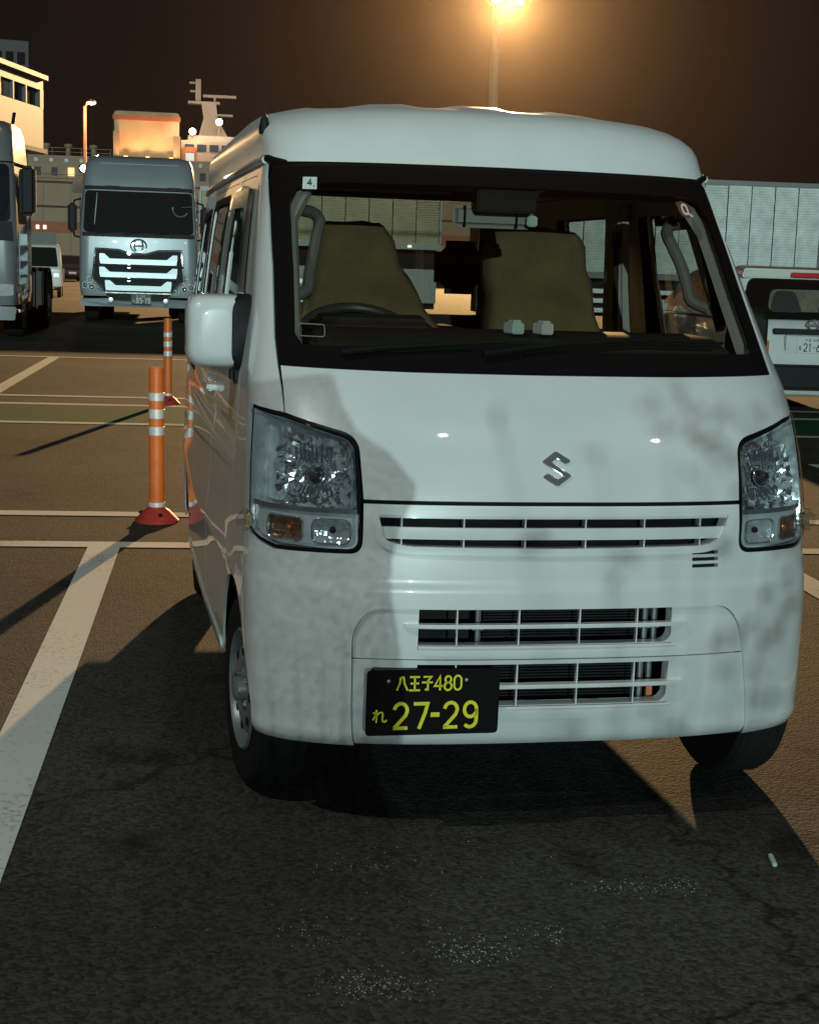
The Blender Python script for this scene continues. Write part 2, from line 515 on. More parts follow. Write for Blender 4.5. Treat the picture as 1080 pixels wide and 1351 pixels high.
def snorm(S, U, V, h=1e-3):
    du = S(U + h, V) - S(U - h, V)
    dv = S(U, V + h) - S(U, V - h)
    n = np.cross(du, dv)
    return n / np.maximum(np.linalg.norm(n, axis=-1, keepdims=True), 1e-9)

def patch(name, outline, m, parent=None, holes=(), off=0.0, step=0.03, rim=0.012, S=SV, analytic=True, relief=None, flat=False):
    """sheet cut to an outline (with holes) lying on surface S, with turned-in edges of depth rim"""
    outline = densify(outline, step)
    holes = [densify(h, step) for h in holes]
    pts = list(outline); edges = [(i, (i + 1) % len(outline)) for i in range(len(outline))]
    for h in holes:
        k = len(pts); pts += h
        edges += [(k + i, k + (i + 1) % len(h)) for i in range(len(h))]
    bp = np.array(pts)
    x0, y0 = bp.min(0); x1, y1 = bp.max(0)
    gx, gy = np.meshgrid(np.arange(x0 + step * .5, x1, step), np.arange(y0 + step * .43, y1, step * .87))
    gx[1::2] += step / 2
    G = np.stack([gx.ravel(), gy.ravel()], -1)
    if len(G):
        k = inpoly(G, outline)
        for h in holes: k &= ~inpoly(G, h)
        G = G[k]
    if len(G):
        keep = np.ones(len(G), bool)
        for i in range(0, len(G), 4000):
            d = ((G[i:i+4000, None, :] - bp[None]) ** 2).sum(-1).min(1)
            keep[i:i+4000] = d > (0.5 * step) ** 2
        G = G[keep]
    allp = [Vector((float(a), float(b))) for a, b in np.concatenate([bp, G])] if len(G) else [Vector(p) for p in pts]
    V, E_, F, *_r = delaunay_2d_cdt(allp, edges, [], 1, 1e-6)
    V = np.array([(v.x, v.y) for v in V])
    F = np.array([f for f in F if len(f) == 3])
    c = V[F].mean(1)
    k = inpoly(c, outline)
    for h in holes: k &= ~inpoly(c, h)
    F = F[k]
    P0 = S(V[:, 0], V[:, 1]); N = snorm(S, V[:, 0], V[:, 1])
    offv = np.full(len(V), float(off))
    if relief is not None: offv = offv + relief(V[:, 0], V[:, 1])
    Q = P0 + N * offv[:, None]
    fn = np.cross(Q[F[:, 1]] - Q[F[:, 0]], Q[F[:, 2]] - Q[F[:, 0]])
    flip = (fn * N[F].mean(1)).sum(-1) < 0
    F[flip] = F[flip][:, ::-1]
    verts = [tuple(q) for q in Q]; faces = [tuple(int(i) for i in f) for f in F]; norms = [tuple(q) for q in N]
    if rim:
        cnt = {}
        for f in faces:
            for a, b in ((f[0], f[1]), (f[1], f[2]), (f[2], f[0])):
                cnt[(a, b)] = 1
        be = [(a, b) for a, b in cnt if (b, a) not in cnt]
        idx = {}
        en = {}
        for a, b in be:
            d = Q[b] - Q[a]
            o = np.cross(d, N[a]); o = o / max(np.linalg.norm(o), 1e-9)
            for v in (a, b): en[v] = en.get(v, 0) + o
        for v, o in en.items():
            o = o / max(np.linalg.norm(o), 1e-9)
            i = len(verts)
            verts += [tuple(Q[v]), tuple(Q[v] - N[v] * rim)]
            norms += [tuple(o), tuple(o)]
            idx[v] = i
        for a, b in be:
            faces.append((idx[b], idx[a], idx[a] + 1, idx[b] + 1))
    me = bpy.data.meshes.new(name)
    me.from_pydata(verts, [], faces)
    if not flat:
        for p_ in me.polygons: p_.use_smooth = True
        if analytic: me.normals_split_custom_set_from_vertices(norms)
    me.update()
    return link(name, me, m, parent)

def inset(poly, d):
    """shrink (d>0) or grow a polygon, either winding"""
    n = len(poly)
    area = sum(poly[i][0] * poly[(i+1) % n][1] - poly[(i+1) % n][0] * poly[i][1] for i in range(n))
    sg = 1 if area > 0 else -1
    out = []
    for i in range(n):
        a, p, c = Vector(poly[i-1]), Vector(poly[i]), Vector(poly[(i+1) % n])
        e1 = (p - a); e2 = (c - p)
        if e1.length < 1e-7: e1 = e2
        if e2.length < 1e-7: e2 = e1
        e1.normalize(); e2.normalize()
        n1 = Vector((-e1.y, e1.x)) * sg; n2 = Vector((-e2.y, e2.x)) * sg
        b = n1 + n2
        if b.length < 1e-6: b = n1
        b.normalize()
        q = p + b * (d / max(0.5, b.dot(n1)))
        out.append((q.x, q.y))
    return out

def catmull(pts, k):
    P_ = [Vector(p) for p in pts]; P_ = [P_[0]] + P_ + [P_[-1]]; out = []
    for i in range(1, len(P_) - 2):
        a, b, c, d = P_[i-1:i+3]
        for j in range(k):
            t = j / k
            out.append(.5 * ((2 * b) + (c - a) * t + (2*a - 5*b + 4*c - d) * t*t + (3*b - a - 3*c + d) * t**3))
    return [tuple(q) for q in out + [P_[-2]]]

def mir(poly):
    return [(-a, b) for a, b in poly][::-1]

# strokes for hand-cut lettering -------------------------------------------------
def ribbon(mb, pts, w, T, depth=0.0015):
    """flat stroke of width w along 2D pts with mitred joints; T maps (x, y, h) to 3D"""
    pts = [Vector(p) for p in pts]
    L, Rr = [], []
    for i, p in enumerate(pts):
        d1 = (p - pts[i-1]).normalized() if i else (pts[1] - p).normalized()
        d2 = (pts[i+1] - p).normalized() if i < len(pts) - 1 else d1
        t = (d1 + d2)
        t = t.normalized() if t.length > 1e-6 else d1
        nrm = Vector((-t.y, t.x)); k = w / 2 / max(0.55, abs(nrm.dot(Vector((-d1.y, d1.x)))))
        L.append(p + nrm * k); Rr.append(p - nrm * k)
    n = len(pts)
    vs = [T(v.x, v.y, depth) for v in L] + [T(v.x, v.y, depth) for v in Rr] + [T(v.x, v.y, 0) for v in L] + [T(v.x, v.y, 0) for v in Rr]
    fs = []
    for i in range(n - 1):
        fs.append((i, i + 1, n + i + 1, n + i))
        fs.append((2*n + i + 1, 2*n + i, i, i + 1)[::1])
        fs.append((n + i, n + i + 1, 3*n + i + 1, 3*n + i))
    fs.append((0, n, 3*n, 2*n)); fs.append((n - 1, 3*n - 1, 4*n - 1, 2*n - 1))
    mb._add(vs, fs)

def arcp(cx, cy, rx, ry, a0, a1, n=12):
    return [(cx + rx * math.cos(R(a0 + (a1 - a0) * i / n)), cy + ry * math.sin(R(a0 + (a1 - a0) * i / n))) for i in range(n + 1)]

GLYPH = {   # unit box, x 0..1, y 0..1
    '0': [arcp(.5, .68, .42, .30, 0, 180) + arcp(.5, .32, .42, .30, 180, 360) + [(.92, .68)]],
    '1': [[(.2, .78), (.55, .98), (.55, 0)]],
    '2': [arcp(.5, .70, .40, .28, 170, 0, 10) + [(.80, .52), (.12, .04)], [(.06, .04), (.94, .04)]],
    '3': [arcp(.48, .74, .40, .24, 160, -80, 10), arcp(.48, .27, .43, .25, 85, -160, 12)],
    '4': [[(.66, 0), (.66, .98), (.06, .30), (.96, .30)]],
    '5': [[(.88, .96), (.20, .96), (.16, .54)], [(.16, .54)] + arcp(.48, .31, .42, .29, 105, -150, 12)],
    '6': [[(.72, .98), (.22, .52)] + arcp(.5, .30, .40, .28, 160, -200, 16)],
    '7': [[(.04, .96), (.94, .96), (.80, .62), (.42, 0)]],
    '8': [arcp(.5, .74, .34, .22, -90, 270, 16), arcp(.5, .27, .42, .26, 90, 450, 16)],
    '9': [arcp(.5, .70, .38, .28, 0, 360, 18), arcp(.48, .30, .40, .27, 0, -140, 8)[::-1] + [(.88, .70)]],
    '-': [[(.08, .5), (.92, .5)]],
    '.': [[(.38, .48), (.62, .48)]],
    'hachi': [[(.34, .92), (.30, .55), (.04, .04)], [(.40, .92), (.60, .92), (.68, .50), (.96, .04)]],
    'ou': [[(.06, .94), (.94, .94)], [(.12, .50), (.88, .50)], [(.02, .04), (.98, .04)], [(.5, .94), (.5, .04)]],
    'ko': [[(.14, .94), (.86, .94), (.56, .68)], [(.02, .56), (.98, .56)], [(.55, .70), (.55, .08), (.30, .08)]],
    're': [[(.26, .98), (.26, .02)], [(.02, .72), (.28, .78)], [(.30, .76), (.02, .22)],
           [(.16, .46), (.46, .76), (.62, .78), (.70, .66), (.66, .26), (.72, .10), (.84, .08), (.98, .20)]],
    'kana': [[(.1, .8), (.9, .8)], [(.5, 1), (.45, .1)], [(.1, .3), (.5, .5), (.85, .25), (.6, .05)]],
}

def write(mb, items, T):
    """items: (glyph, x, y, w, h, stroke)"""
    for g, x, y, w, h, st in items:
        for s_ in GLYPH[g]:
            ribbon(mb, [(x + a * w, y + b * h) for a, b in s_], st, T)

# ------------------------------------------------------------------ ground and markings
LOT = R(4.1)      # the marked lot is turned a little against the van
def lot(a, b, z=0.0):
    """lot coordinates (across, along) -> world"""
    c, s = math.cos(LOT), math.sin(LOT)
    return Vector((a * c + b * s, -a * s + b * c, z))

def sheet(name, pts, z, m, n=1):
    b = bmesh.new()
    b.faces.new([b.verts.new((p[0], p[1], z)) for p in pts])
    bmesh.ops.recalc_face_normals(b, faces=b.faces)
    for f in b.faces:
        if f.normal.z < 0: f.normal_flip()
    me = bpy.data.meshes.new(name)
    b.to_mesh(me); b.free()
    return tag(link(name, me, m), kind='structure')

sheet('ground', [(-900, -120), (900, -120), (900, 1200), (-900, 1200)], 0.0, ASPHALT)

def line(a0, a1, b0, b1, z=0.004, name='parking_line', m=None):
    return sheet(name, [lot(a0, b0), lot(a1, b0), lot(a1, b1), lot(a0, b1)], z, m or WHITE_LINE)

sheet('green_walkway', [lot(-30, 9.79), lot(30, 9.79), lot(30, 11.35), lot(-30, 11.35)], 0.004, GREEN_LINE)
line(-30, 30, 9.64, 9.79); line(-30, 30, 11.35, 11.50)
line(-30, 30, 12.20, 12.36); line(-30, 30, 18.40, 18.56)
line(-30, 30, 3.925, 4.075); line(-30, 30, 4.865, 5.015)
for k in (-3, -2, -1, 0, 1, 2, 3):                       # near row of stalls
    a = -1.39 + 3.29 * k
    line(a - 0.078, a + 0.078, -1.9, 3.925)
for k in (-3, -2, -1, 0, 1, 2, 3):                          # row beyond the walkway
    a = 0.15 + 3.29 * k
    line(a - 0.078, a + 0.078, 12.36, 18.40)
line(3.65, 9.0, 7.50, 7.70)
line(9.0, 9.15, 5.015, 9.64)

# ================================================================== THE VAN
van = thing('kei_van', 'white high-roofed kei van parked nose-on in the foreground with a black number plate', 'van')

AXF, AXR, WR = 0.50, 2.93, 0.265
def arch_pts(ax, t0, t1, n=14, r=0.305, zc=0.27):
    out = []
    for i in range(n + 1):
        t = R(t0 + (t1 - t0) * i / n)
        s = zc + r * math.sin(t)
        out.append((u_of_y(ax - r * math.cos(t), s), s))
    return out
def ys(pts):
    return [(u_of_y(y, s), s) for y, s in pts]

# ---- outlines (u, s), right-hand side; mirrored for the other
HP = rpoly([(.479, .722), (.491, .990), (.676, 1.036), (.808, 1.049), (.822, .90), (.818, .756), (.778, .737), (.70, .719)],
           [.034, .040, 0, .008, 0, .03, .02, 0], 7)
def grown(d): return inset(HP, -d)
def split_hl(poly):
    """inner-lower part (bumper side) and the upper part (bonnet side) of a headlight outline"""
    return poly
WS_OUT_R = [(.694, 1.158), (.704, 1.22), (.722, 1.40), (.752, 1.55), (.782, 1.630), (.762, 1.668), (.60, 1.677), (.30, 1.680)]
WS_OUT = WS_OUT_R + [(0, 1.681)] + [(-a, b) for a, b in WS_OUT_R[::-1]] + [(-.35, 1.154), (0, 1.153), (.35, 1.154)]
WS_IN_R = [(.625, 1.206), (.650, 1.235), (.658, 1.40), (.676, 1.57), (.655, 1.612), (.60, 1.630)]
WS_IN = WS_IN_R + [(0, 1.634)] + [(-a, b) for a, b in WS_IN_R[::-1]] + [(0, 1.207)]

# ---- windscreen
ws = patch('windscreen', WS_IN, GLASS_CLEAR, van, off=-0.003, step=.05, rim=0)
frit = patch('frit_band', WS_OUT, GLOSSBLACK, ws, holes=[WS_IN], off=-0.003, step=.03, rim=.006)
seal = patch('windscreen_seal', inset(WS_OUT, -.009), SEAL, ws, holes=[inset(WS_OUT, .001)], off=-0.006, step=.03, rim=.006)

# ---- bonnet
hood_r = rpoly([(.4735, .849), (.4855, .9965), (.6735, 1.0415), (.679, 1.10), (.688, 1.151)], [0, .040, 0, 0, 0], 7)
hood_out = hood_r + [(.35, 1.147), (0, 1.146), (-.35, 1.147)] + [(-a, b) for a, b in hood_r[::-1]] + [(0, .849)]
def hood_relief(U, V):      # shallow raised field with soft shoulders
    return 0.006 * sm((0.60 - np.abs(U)) / 0.06) * sm((V - 0.86) / 0.05) * sm((1.14 - V) / 0.04)
hood = patch('bonnet', hood_out, VANWHITE, van, step=.022, rim=.02, relief=None)
# gap shadow strip under the bonnet edges
patch('bonnet_gap', inset(hood_out, -.012), SEAL, van, off=-.022, step=.06, rim=0)

# emblem: angular double-hook letter in chrome
S_PTS = [(0, 1), (.93, .46), (.58, .24), (0, .57), (-.33, .38), (.93, -.38), (0, -1), (-.93, -.46), (-.58, -.24), (0, -.57), (.33, -.38), (-.93, .38)]
def on_skin(x, s, h, S=SV):
    U, V = np.array([x]), np.array([s])
    q = S(U, V)[0] + snorm(S, U, V)[0] * h
    return Vector(q)
em = MB(); em.prism(S_PTS, lambda p: on_skin(-.006 + p[0] * .040, .927 + p[1] * .042, 0.0), lambda p: on_skin(-.006 + p[0] * .040, .927 + p[1] * .042, 0.007))
em.build('emblem', CHROME, van, bevel=.0028, segs=3)

# ---- bumper, fascia, grille
GRILLE = rpoly([(-.440, .816), (.440, .816), (.415, .752), (.370, .738), (0, .734), (-.370, .738), (-.425, .752)], [.004, .004, .02, .02, 0, .02, .02])
FAS = rpoly([(-.492, .237), (-.492, .53), (-.455, .587), (.44, .587), (.482, .53), (.540, .237)], [0, .06, .06, .06, .06, 0])
FAS_UP = rpoly([(-.4930, .4612), (-.4930, .53), (-.4550, .5853), (.4400, .5853), (.4830, .53), (.4965, .4612)], [0, .06, .06, .06, .06, 0], 6)
FAS_LO = [(-.4930, .233), (-.4930, .4588), (.4970, .4588), (.5380, .233)]
VENTS = [rrect(.342, .7165 - .0165 * k, .414, .7255 - .0165 * k, .002, 2) for k in range(3)]
hl_in = rpoly([(.4735, .839), (.4735, .716), (.70, .7135), (.780, .7315), (.823, .751)], [0, .034, 0, .02, 0], 7)
arch_low = arch_pts(AXF, -6, 50)
bump_r = [(.537, .233), (.70, .236), ] + [arch_low[0]] + arch_low[1:] + [(.824, .742)]
bumper_out = [(0, .840)] + hl_in[:7] + bump_r[::-1] + [(0, .232)] + mir(bump_r[::-1])[:0]
right = hl_in + bump_r[::-1]
bumper_out = right + [(-a, b) for a, b in right[::-1]]
# fascia hole must stay inside: it opens at the bottom edge, so the bumper is cut round it
bumper_out = hl_in + bump_r[::-1][:-1] + [(.545, .234)] + [(.545, .234)] 
def ded(p):
    o = []
    for q in p:
        if not o or abs(o[-1][0] - q[0]) + abs(o[-1][1] - q[1]) > 1e-5: o.append(q)
    return o
_fo = rpoly([(.5395, .233), (.4845, .53), (.4408, .5868), (-.4558, .5868), (-.4945, .53), (-.4945, .233)], [0, .06, .06, .06, .06, 0], 6)
fas_r, fas_l = _fo[:len(_fo) // 2], _fo[len(_fo) // 2:]
side_r = bump_r[::-1][:-1] + [(.70, .236)]
bumper_out = ded(hl_in + bump_r[::-1][:-1] + fas_r + fas_l + [(-a, b) for a, b in (bump_r[1:])] + [(-a, b) for a, b in hl_in[::-1]])
bumper = patch('bumper', bumper_out, VANWHITE, van, holes=[GRILLE] + VENTS, step=.02, rim=.016)
UP_IN = rpoly([(-.338, .496), (-.336, .594), (.292, .594), (.292, .512), (.276, .498)], [.002, .002, .002, .012, .012])
LO_IN = rpoly([(-.338, .342), (-.338, .448), (.290, .448), (.288, .358), (.274, .343)], [.002, .002, .002, .012, .012])
patch('upper_fascia', FAS_UP, VANWHITE, van, holes=[UP_IN], off=-.008, step=.02, rim=.035)
patch('lower_fascia', FAS_LO, VANWHITE, van, holes=[LO_IN], off=-.006, step=.02, rim=.035)
patch('vent_backing', rrect(.32, .66, .44, .735, 0), BLACKPLASTIC, van, off=-.018, step=.05, rim=0)

grille = patch('grille', inset(GRILLE, -.017), VANWHITE, van, holes=[inset(GRILLE, .002)], off=.009, step=.02, rim=.04)
patch('grille_backing', rrect(-.46, .72, .46, .83, 0), SEAL, grille, off=-.060, step=.05, rim=0)
def bar(name, s0, s1, ua, ub, off, parent, rim=.022):
    return patch(name, rpoly([(ua, s0), (ub, s0), (ub, s1), (ua, s1)], .003, 2), VANWHITE, parent, off=off, step=.02, rim=rim)
bar('grille_slat', .757, .786, -.434, .432, .002, grille)
bar('grille_slat', .8075, .8165, -.438, .438, .001, grille)
for u in (-.385, -.235, -.085, .065, .215, .365):
    for s0, s1 in ((.786, .808), (.737, .757)):
        P0 = on_skin(u, s0, -.02); P1 = on_skin(u, s1, -.004)
        b = MB(); b.span((P0.x - .0016, min(P0.y, P1.y) - .002, s0), (P0.x + .0016, max(P0.y, P1.y) + .012, s1)); b.build('grille_rib', VANWHITE, grille, smooth=False)

# ribs and blades across the two intakes
for nm, s0, s1, blade, us_ in (('upper_intake', .496, .594, .546, (-.245, -.095, .055, .200)), ('lower_intake', .342, .448, .394, (-.245, -.095, .055, .200))):
    it = patch(nm, rrect(-.36, s0 - .02, .31, s1 + .02, 0), DARKMETAL, van, off=-.16, step=.08, rim=0)
    b = MB()
    for k, (ua, ub, o0, o1) in enumerate(((-.372, .330, -.016, .010),)):
        n_ = 16
        top, bot = [], []
        for i in range(n_ + 1):
            u = ua + (ub - ua) * i / n_
            e = 0.0 if 0 < i < n_ else -.010
            top.append([on_skin(u, blade + .005, h) for h in (o0, o1 + e)])
            bot.append([on_skin(u, blade - .005, h) for h in (o0, o1 + e)])
        vs = [v for t in zip(top, bot) for pr in t for v in pr]
        fs = []
        for i in range(n_):
            a, c = i * 4, (i + 1) * 4
            fs += [(a, c, c + 1, a + 1), (a + 2, a + 3, c + 3, c + 2), (a + 1, c + 1, c + 3, a + 3), (a, a + 2, c + 2, c)]
        fs += [(0, 1, 3, 2), (n_ * 4, n_ * 4 + 2, n_ * 4 + 3, n_ * 4 + 1)]
        b._add(vs, fs)
    b.build('intake_blade', VANWHITE, it, bevel=.0015)
    b = MB(); 
    ua, ub = (-.338, .292)
    pl = [on_skin(ua + (ub - ua) * i / 12, s0 - .003, .010) for i in range(13)]
    b.tube(pl, .006, 6); b.build('intake_lip', VANWHITE, it)
    for u in us_:
        P0 = on_skin(u, (s0 + s1) / 2, 0)
        b = MB(); b.span((P0.x - .0017, P0.y + .004, s0), (P0.x + .0017, P0.y + .020, s1)); b.build('intake_rib', VANWHITE, it, smooth=False)
    # radiator pack behind
    b = MB()
    for i in range(14):
        z = s0 + .003 + i * (s1 - s0) / 14
        b.span((-.17 if nm[0] == 'u' else -.30, .085, z), (.255, .10, z + .0035))
    tag(b.build('radiator_fins', RADIATOR, it, smooth=False), kind='stuff')
    for x in ((-.185, .250, .275) if nm[0] == 'u' else (.245, .268)):
        b = MB(); b.tube([(x, .075, s0 - .01), (x, .075, s1 + .01)], .008, 8); cp = b.build('coolant_pipe', ALU, it)
        b = MB(); b.box((x, .078, s0 + .03), (.026, .01, .012)); b.build('pipe_clip', ALU, it)
b = MB(); b.box((.262, .05, .362), (.016, .01, .024)); b.build('orange_tag', mat('orange tag', (.75, .22, .06), .5), van, bevel=.002)

# ---- number plate with lettering
plate = MB()
PX0, PZ1, PY = -.478, .4475, -.022
def PT(x, y, h): return Vector((PX0 + x, PY - .0015 - h + (0.165 - y) * 0.02, PZ1 - .165 + y))
plate.prism(rrect(0, 0, .330, .165, .012, 4), lambda p: PT(p[0], p[1], -.002), lambda p: PT(p[0], p[1], 0))
plate = plate.build('number_plate', PLATEBLACK, van, bevel=.0008, segs=1)
L = MB()
st = .0085
write(L, [('hachi', .073, .112, .029, .037, .0045), ('ou', .104, .112, .028, .037, .0045), ('ko', .135, .112, .028, .037, .0045),
          ('4', .166, .112, .022, .037, .0048), ('8', .190, .112, .021, .037, .0048), ('0', .214, .112, .021, .037, .0048),
          ('re', .017, .033, .036, .034, .0040)], PT)
write(L, [('2', .066, .016, .040, .066, st), ('7', .116, .016, .038, .066, st), ('-', .158, .018, .026, .066, .011),
          ('2', .190, .016, .040, .066, st), ('9', .239, .016, .040, .066, st)], PT)
L.build('plate_lettering', PLATEYELLOW, plate, smooth=False)
for x in (.054, .246):
    b = MB(); b.lathe([(0, .003), (.004, .0025), (.005, 0)], 12, Matrix.Translation(PT(x, .137, 0)) @ Matrix.Rotation(R(90), 4, 'X'))
    b.build('plate_screw', ALU, plate)
b = MB(); b.span((PX0 + .02, PY + .010, .30), (PX0 + .31, .06, .44)); b.build('plate_bracket', BLACKPLASTIC, van, bevel=.004)

# ---- side panels, doors, windows
for sg in (1, -1):
    f_ = (lambda p: p) if sg == 1 else mir
    fr_arch = arch_pts(AXF, 174, 52, 22)        # from behind the wheel, over the top, to the bumper seam
    fr_arch = [q for q in fr_arch]
    rr_arch = arch_pts(AXR, 176, 4, 24)
    top = [(.800, 1.645), (.805, 1.688)]
    outl = [(.6775, 1.0425), (.686, 1.10), (.698, 1.150), (.713, 1.22), (.731, 1.40), (.761, 1.55), (.790, 1.630)] + top + \
           [(LM - .9, 1.690), (LM, 1.690), (LM, .30)] + rr_arch + fr_arch + [(.8265, .754), (.8255, .90), (.812, 1.0535)]
    d_front = rpoly(ys([(.655, .665), (.655, 1.17), (.90, 1.585), (.985, 1.655), (1.475, 1.655), (1.475, .315), (.868, .315), (.855, .42), (.79, .565), (.70, .640)]),
                    [.03, .02, .05, .05, .02, .04, .03, .05, .05, .03])
    d_slide = rpoly(ys([(1.485, .315), (1.485, 1.655), (2.47, 1.655), (2.47, .60), (2.40, .315)]), [.03, .02, .03, .1, .05])
    w_front = rpoly(ys([(.735, 1.19), (.985, 1.595), (1.425, 1.600), (1.425, 1.19)]), [.03, .05, .03, .03])
    w_slide = rpoly(ys([(1.70, 1.19), (1.70, 1.610), (2.40, 1.610), (2.39, 1.19)]), .035)
    w_rear = rpoly(ys([(2.55, 1.19), (2.55, 1.590), (3.20, 1.585), (3.24, 1.19)]), .04)
    sp = patch('side_panel', f_(outl), VANWHITE, van, holes=[f_(d_front), f_(d_slide), f_(w_rear)], step=.045, rim=.007)
    fd = patch('front_door', f_(inset(d_front, .003)), VANWHITE, van, holes=[f_(w_front)], step=.04, rim=.014)
    sd = patch('sliding_door', f_(inset(d_slide, .003)), VANWHITE, van, holes=[f_(w_slide)], step=.05, rim=.014)
    for w_, par, gm in ((w_front, fd, GLASS_SIDE), (w_slide, sd, GLASS_SIDE), (w_rear, sp, GLASS_SIDE)):
        patch('window_glass', f_(w_), gm, par, off=-.006, step=.08, rim=0)
        patch('window_seal', f_(inset(w_, -.016)), SEAL, par, holes=[f_(inset(w_, .010))], off=.0015, step=.05, rim=.004)
    # rain visor over the front door glass
    vis = rpoly(ys([(.80, 1.31), (.985, 1.615), (1.40, 1.615), (1.40, 1.565), (1.02, 1.56), (.86, 1.31)]), .02)
    patch('rain_visor', f_(vis), mat('smoked chrome visor', (.30, .26, .22), .12, metal=.9), fd, off=.018, step=.03, rim=.015)
    bp_ = rpoly(ys([(1.432, 1.185), (1.432, 1.605), (1.470, 1.605), (1.470, 1.185)]), 0)
    patch('pillar_tape', f_(bp_), GLOSSBLACK, fd, off=.002, step=.05, rim=.002)
    # handles and rail
    for y, par in ((1.36, fd), (1.60, sd)):
        b = MB()
        c = SV(np.array([sg * u_of_y(y, 1.02)]), np.array([1.02]))[0]
        b.box((c[0] + sg * .016, c[1], 1.02), (.022, .17, .030)); b.box((c[0] + sg * .004, c[1] - .07, 1.02), (.03, .02, .026)); b.box((c[0] + sg * .004, c[1] + .07, 1.02), (.03, .02, .026))
        b.build('door_handle', VANWHITE, par, bevel=.006, segs=3)
    rail = rpoly(ys([(2.48, .985), (3.30, .985), (3.30, 1.010), (2.48, 1.010)]), .005)
    patch('slide_rail', f_(rail), SEAL, sp, off=.0015, step=.1, rim=.003)
    gut = MB(); pth = [SV(np.array([sg * u]), np.array([1.693]))[0] + np.array([sg * .006, 0, 0]) for u in np.linspace(.802, LM - .02, 24)]
    gut.tube(pth, .011, 8); gut.build('roof_gutter', VANWHITE, van)
    b = MB(); pth = [SV(np.array([sg * u]), np.array([s]))[0] + np.array([0, -.006, .002]) for u, s in ((.700, 1.683), (.755, 1.688), (.800, 1.694), (.86, 1.697))]
    b.tube(pth, [.005, .009, .011, .009], 8); b.build('gutter_end_cap', SEAL, van)
    # sill moulding and fuel door
    sill = rpoly(ys([(.85, .283), (2.60, .283), (2.60, .312), (.85, .312)]), 0)
    patch('sill_moulding', f_(sill), VANWHITE, sp, off=.006, step=.08, rim=.010)
    # inner lining with the same openings
    lin = ys([(.74, .32), (.74, 1.17), (.90, 1.62), (1.0, 1.69), (3.37, 1.69), (3.37, .32)])
    patch('inner_lining', f_(lin), TRIM, van, holes=[f_(inset(w_front, -.004)), f_(inset(w_slide, -.004)), f_(inset(w_rear, -.004))], off=-.045, step=.07, rim=-.034)
    # A pillar trim inside and grab handle
    pil = [(.640, 1.19), (.655, 1.40), (.668, 1.55), (.60, 1.66), (.80, 1.665), (.82, 1.56), (.80, 1.40), (.78, 1.19)]
    patch('pillar_trim', f_(pil), TRIM, van, off=-.030, step=.04, rim=.02)
    b = MB()
    hp = [(.555, .72, 1.335), (.548, .735, 1.37), (.535, .76, 1.43), (.520, .80, 1.485), (.510, .83, 1.525), (.53, .86, 1.55), (.60, .90, 1.56)]
    hp = [(.60, .70, 1.315)] + hp
    hp = catmull(hp, 3)
    b.tube([(sg * x, y - .05, z) for x, y, z in hp], .0175, 10)
    b.build('grab_handle', HANDLE, van)

# roof as one crowned pressing
roof_out = [(-LM, 1.699), (-.86, 1.699), (-.80, 1.694), (-.70, 1.686), (-.4, 1.687), (0, 1.688), (.4, 1.687), (.70, 1.686), (.80, 1.694), (.86, 1.699), (LM, 1.699), (LM, 2.10), (-LM, 2.10)]
roof = patch('roof', roof_out, VANROOF, van, step=.035, rim=0, analytic=False)
bm = bmesh.new(); bm.from_mesh(roof.data)
bmesh.ops.remove_doubles(bm, verts=bm.verts, dist=.003)
for f in bm.faces: f.smooth = True
bm.to_mesh(roof.data); bm.free()
b = MB(); b.span((-.57, .98, 1.745), (.57, 3.30, 1.757)); b.build('headliner_board', HEADLINER, van)
# aerial foot at the corner of the roof
b = MB(); q = SV(np.array([-.80]), np.array([1.80]))[0]
b.lathe([(.0, .0), (.015, .002), (.016, .02), (.011, .045), (.004, .056), (.003, .075), (0, .076)], 14, Matrix.Translation((q[0], q[1] - .004, q[2] - .02)))
b.build('aerial_foot', BLACKPLASTIC, van)

# tailgate
def SR(x, z):
    x, z = np.asarray(x, float), np.asarray(z, float)
    return np.stack([x, YREAR + .02 * np.cos(x * 1.6), z], -1)
def SRn(x, z):           # facing +Y
    return SR(-x, z)
zz = np.linspace(.30, 1.88, 18)
Wz = [float(row(np.interp(z, TAB[:, 1], TAB[:, 0]))[2]) - .004 for z in zz]
tg_out = [(w, z) for w, z in zip(Wz, zz)] + [(-w, z) for w, z in zip(Wz[::-1], zz[::-1])]
tg_win = rrect(-.57, 1.14, .57, 1.705, .05)
tg = patch('tailgate', tg_out, VANWHITE, van, holes=[tg_win], S=SRn, step=.07, rim=.02)
patch('tailgate_glass', tg_win, GLASS_SIDE, tg, S=SRn, off=-.004, step=.1, rim=0)
patch('tailgate_lining', [(-.66, .32), (.66, .32), (.60, 1.76), (-.60, 1.76)], TRIMDARK, tg, holes=[inset(tg_win, -.004)], S=SRn, off=-.04, step=.1, rim=-.03)
for sg in (1, -1):
    b = MB(); b.span((sg * .66, YREAR - .02, .74), (sg * .735, YREAR + .02, 1.02)); b.build('tail_lamp', REDLENS, van, bevel=.015, segs=3)

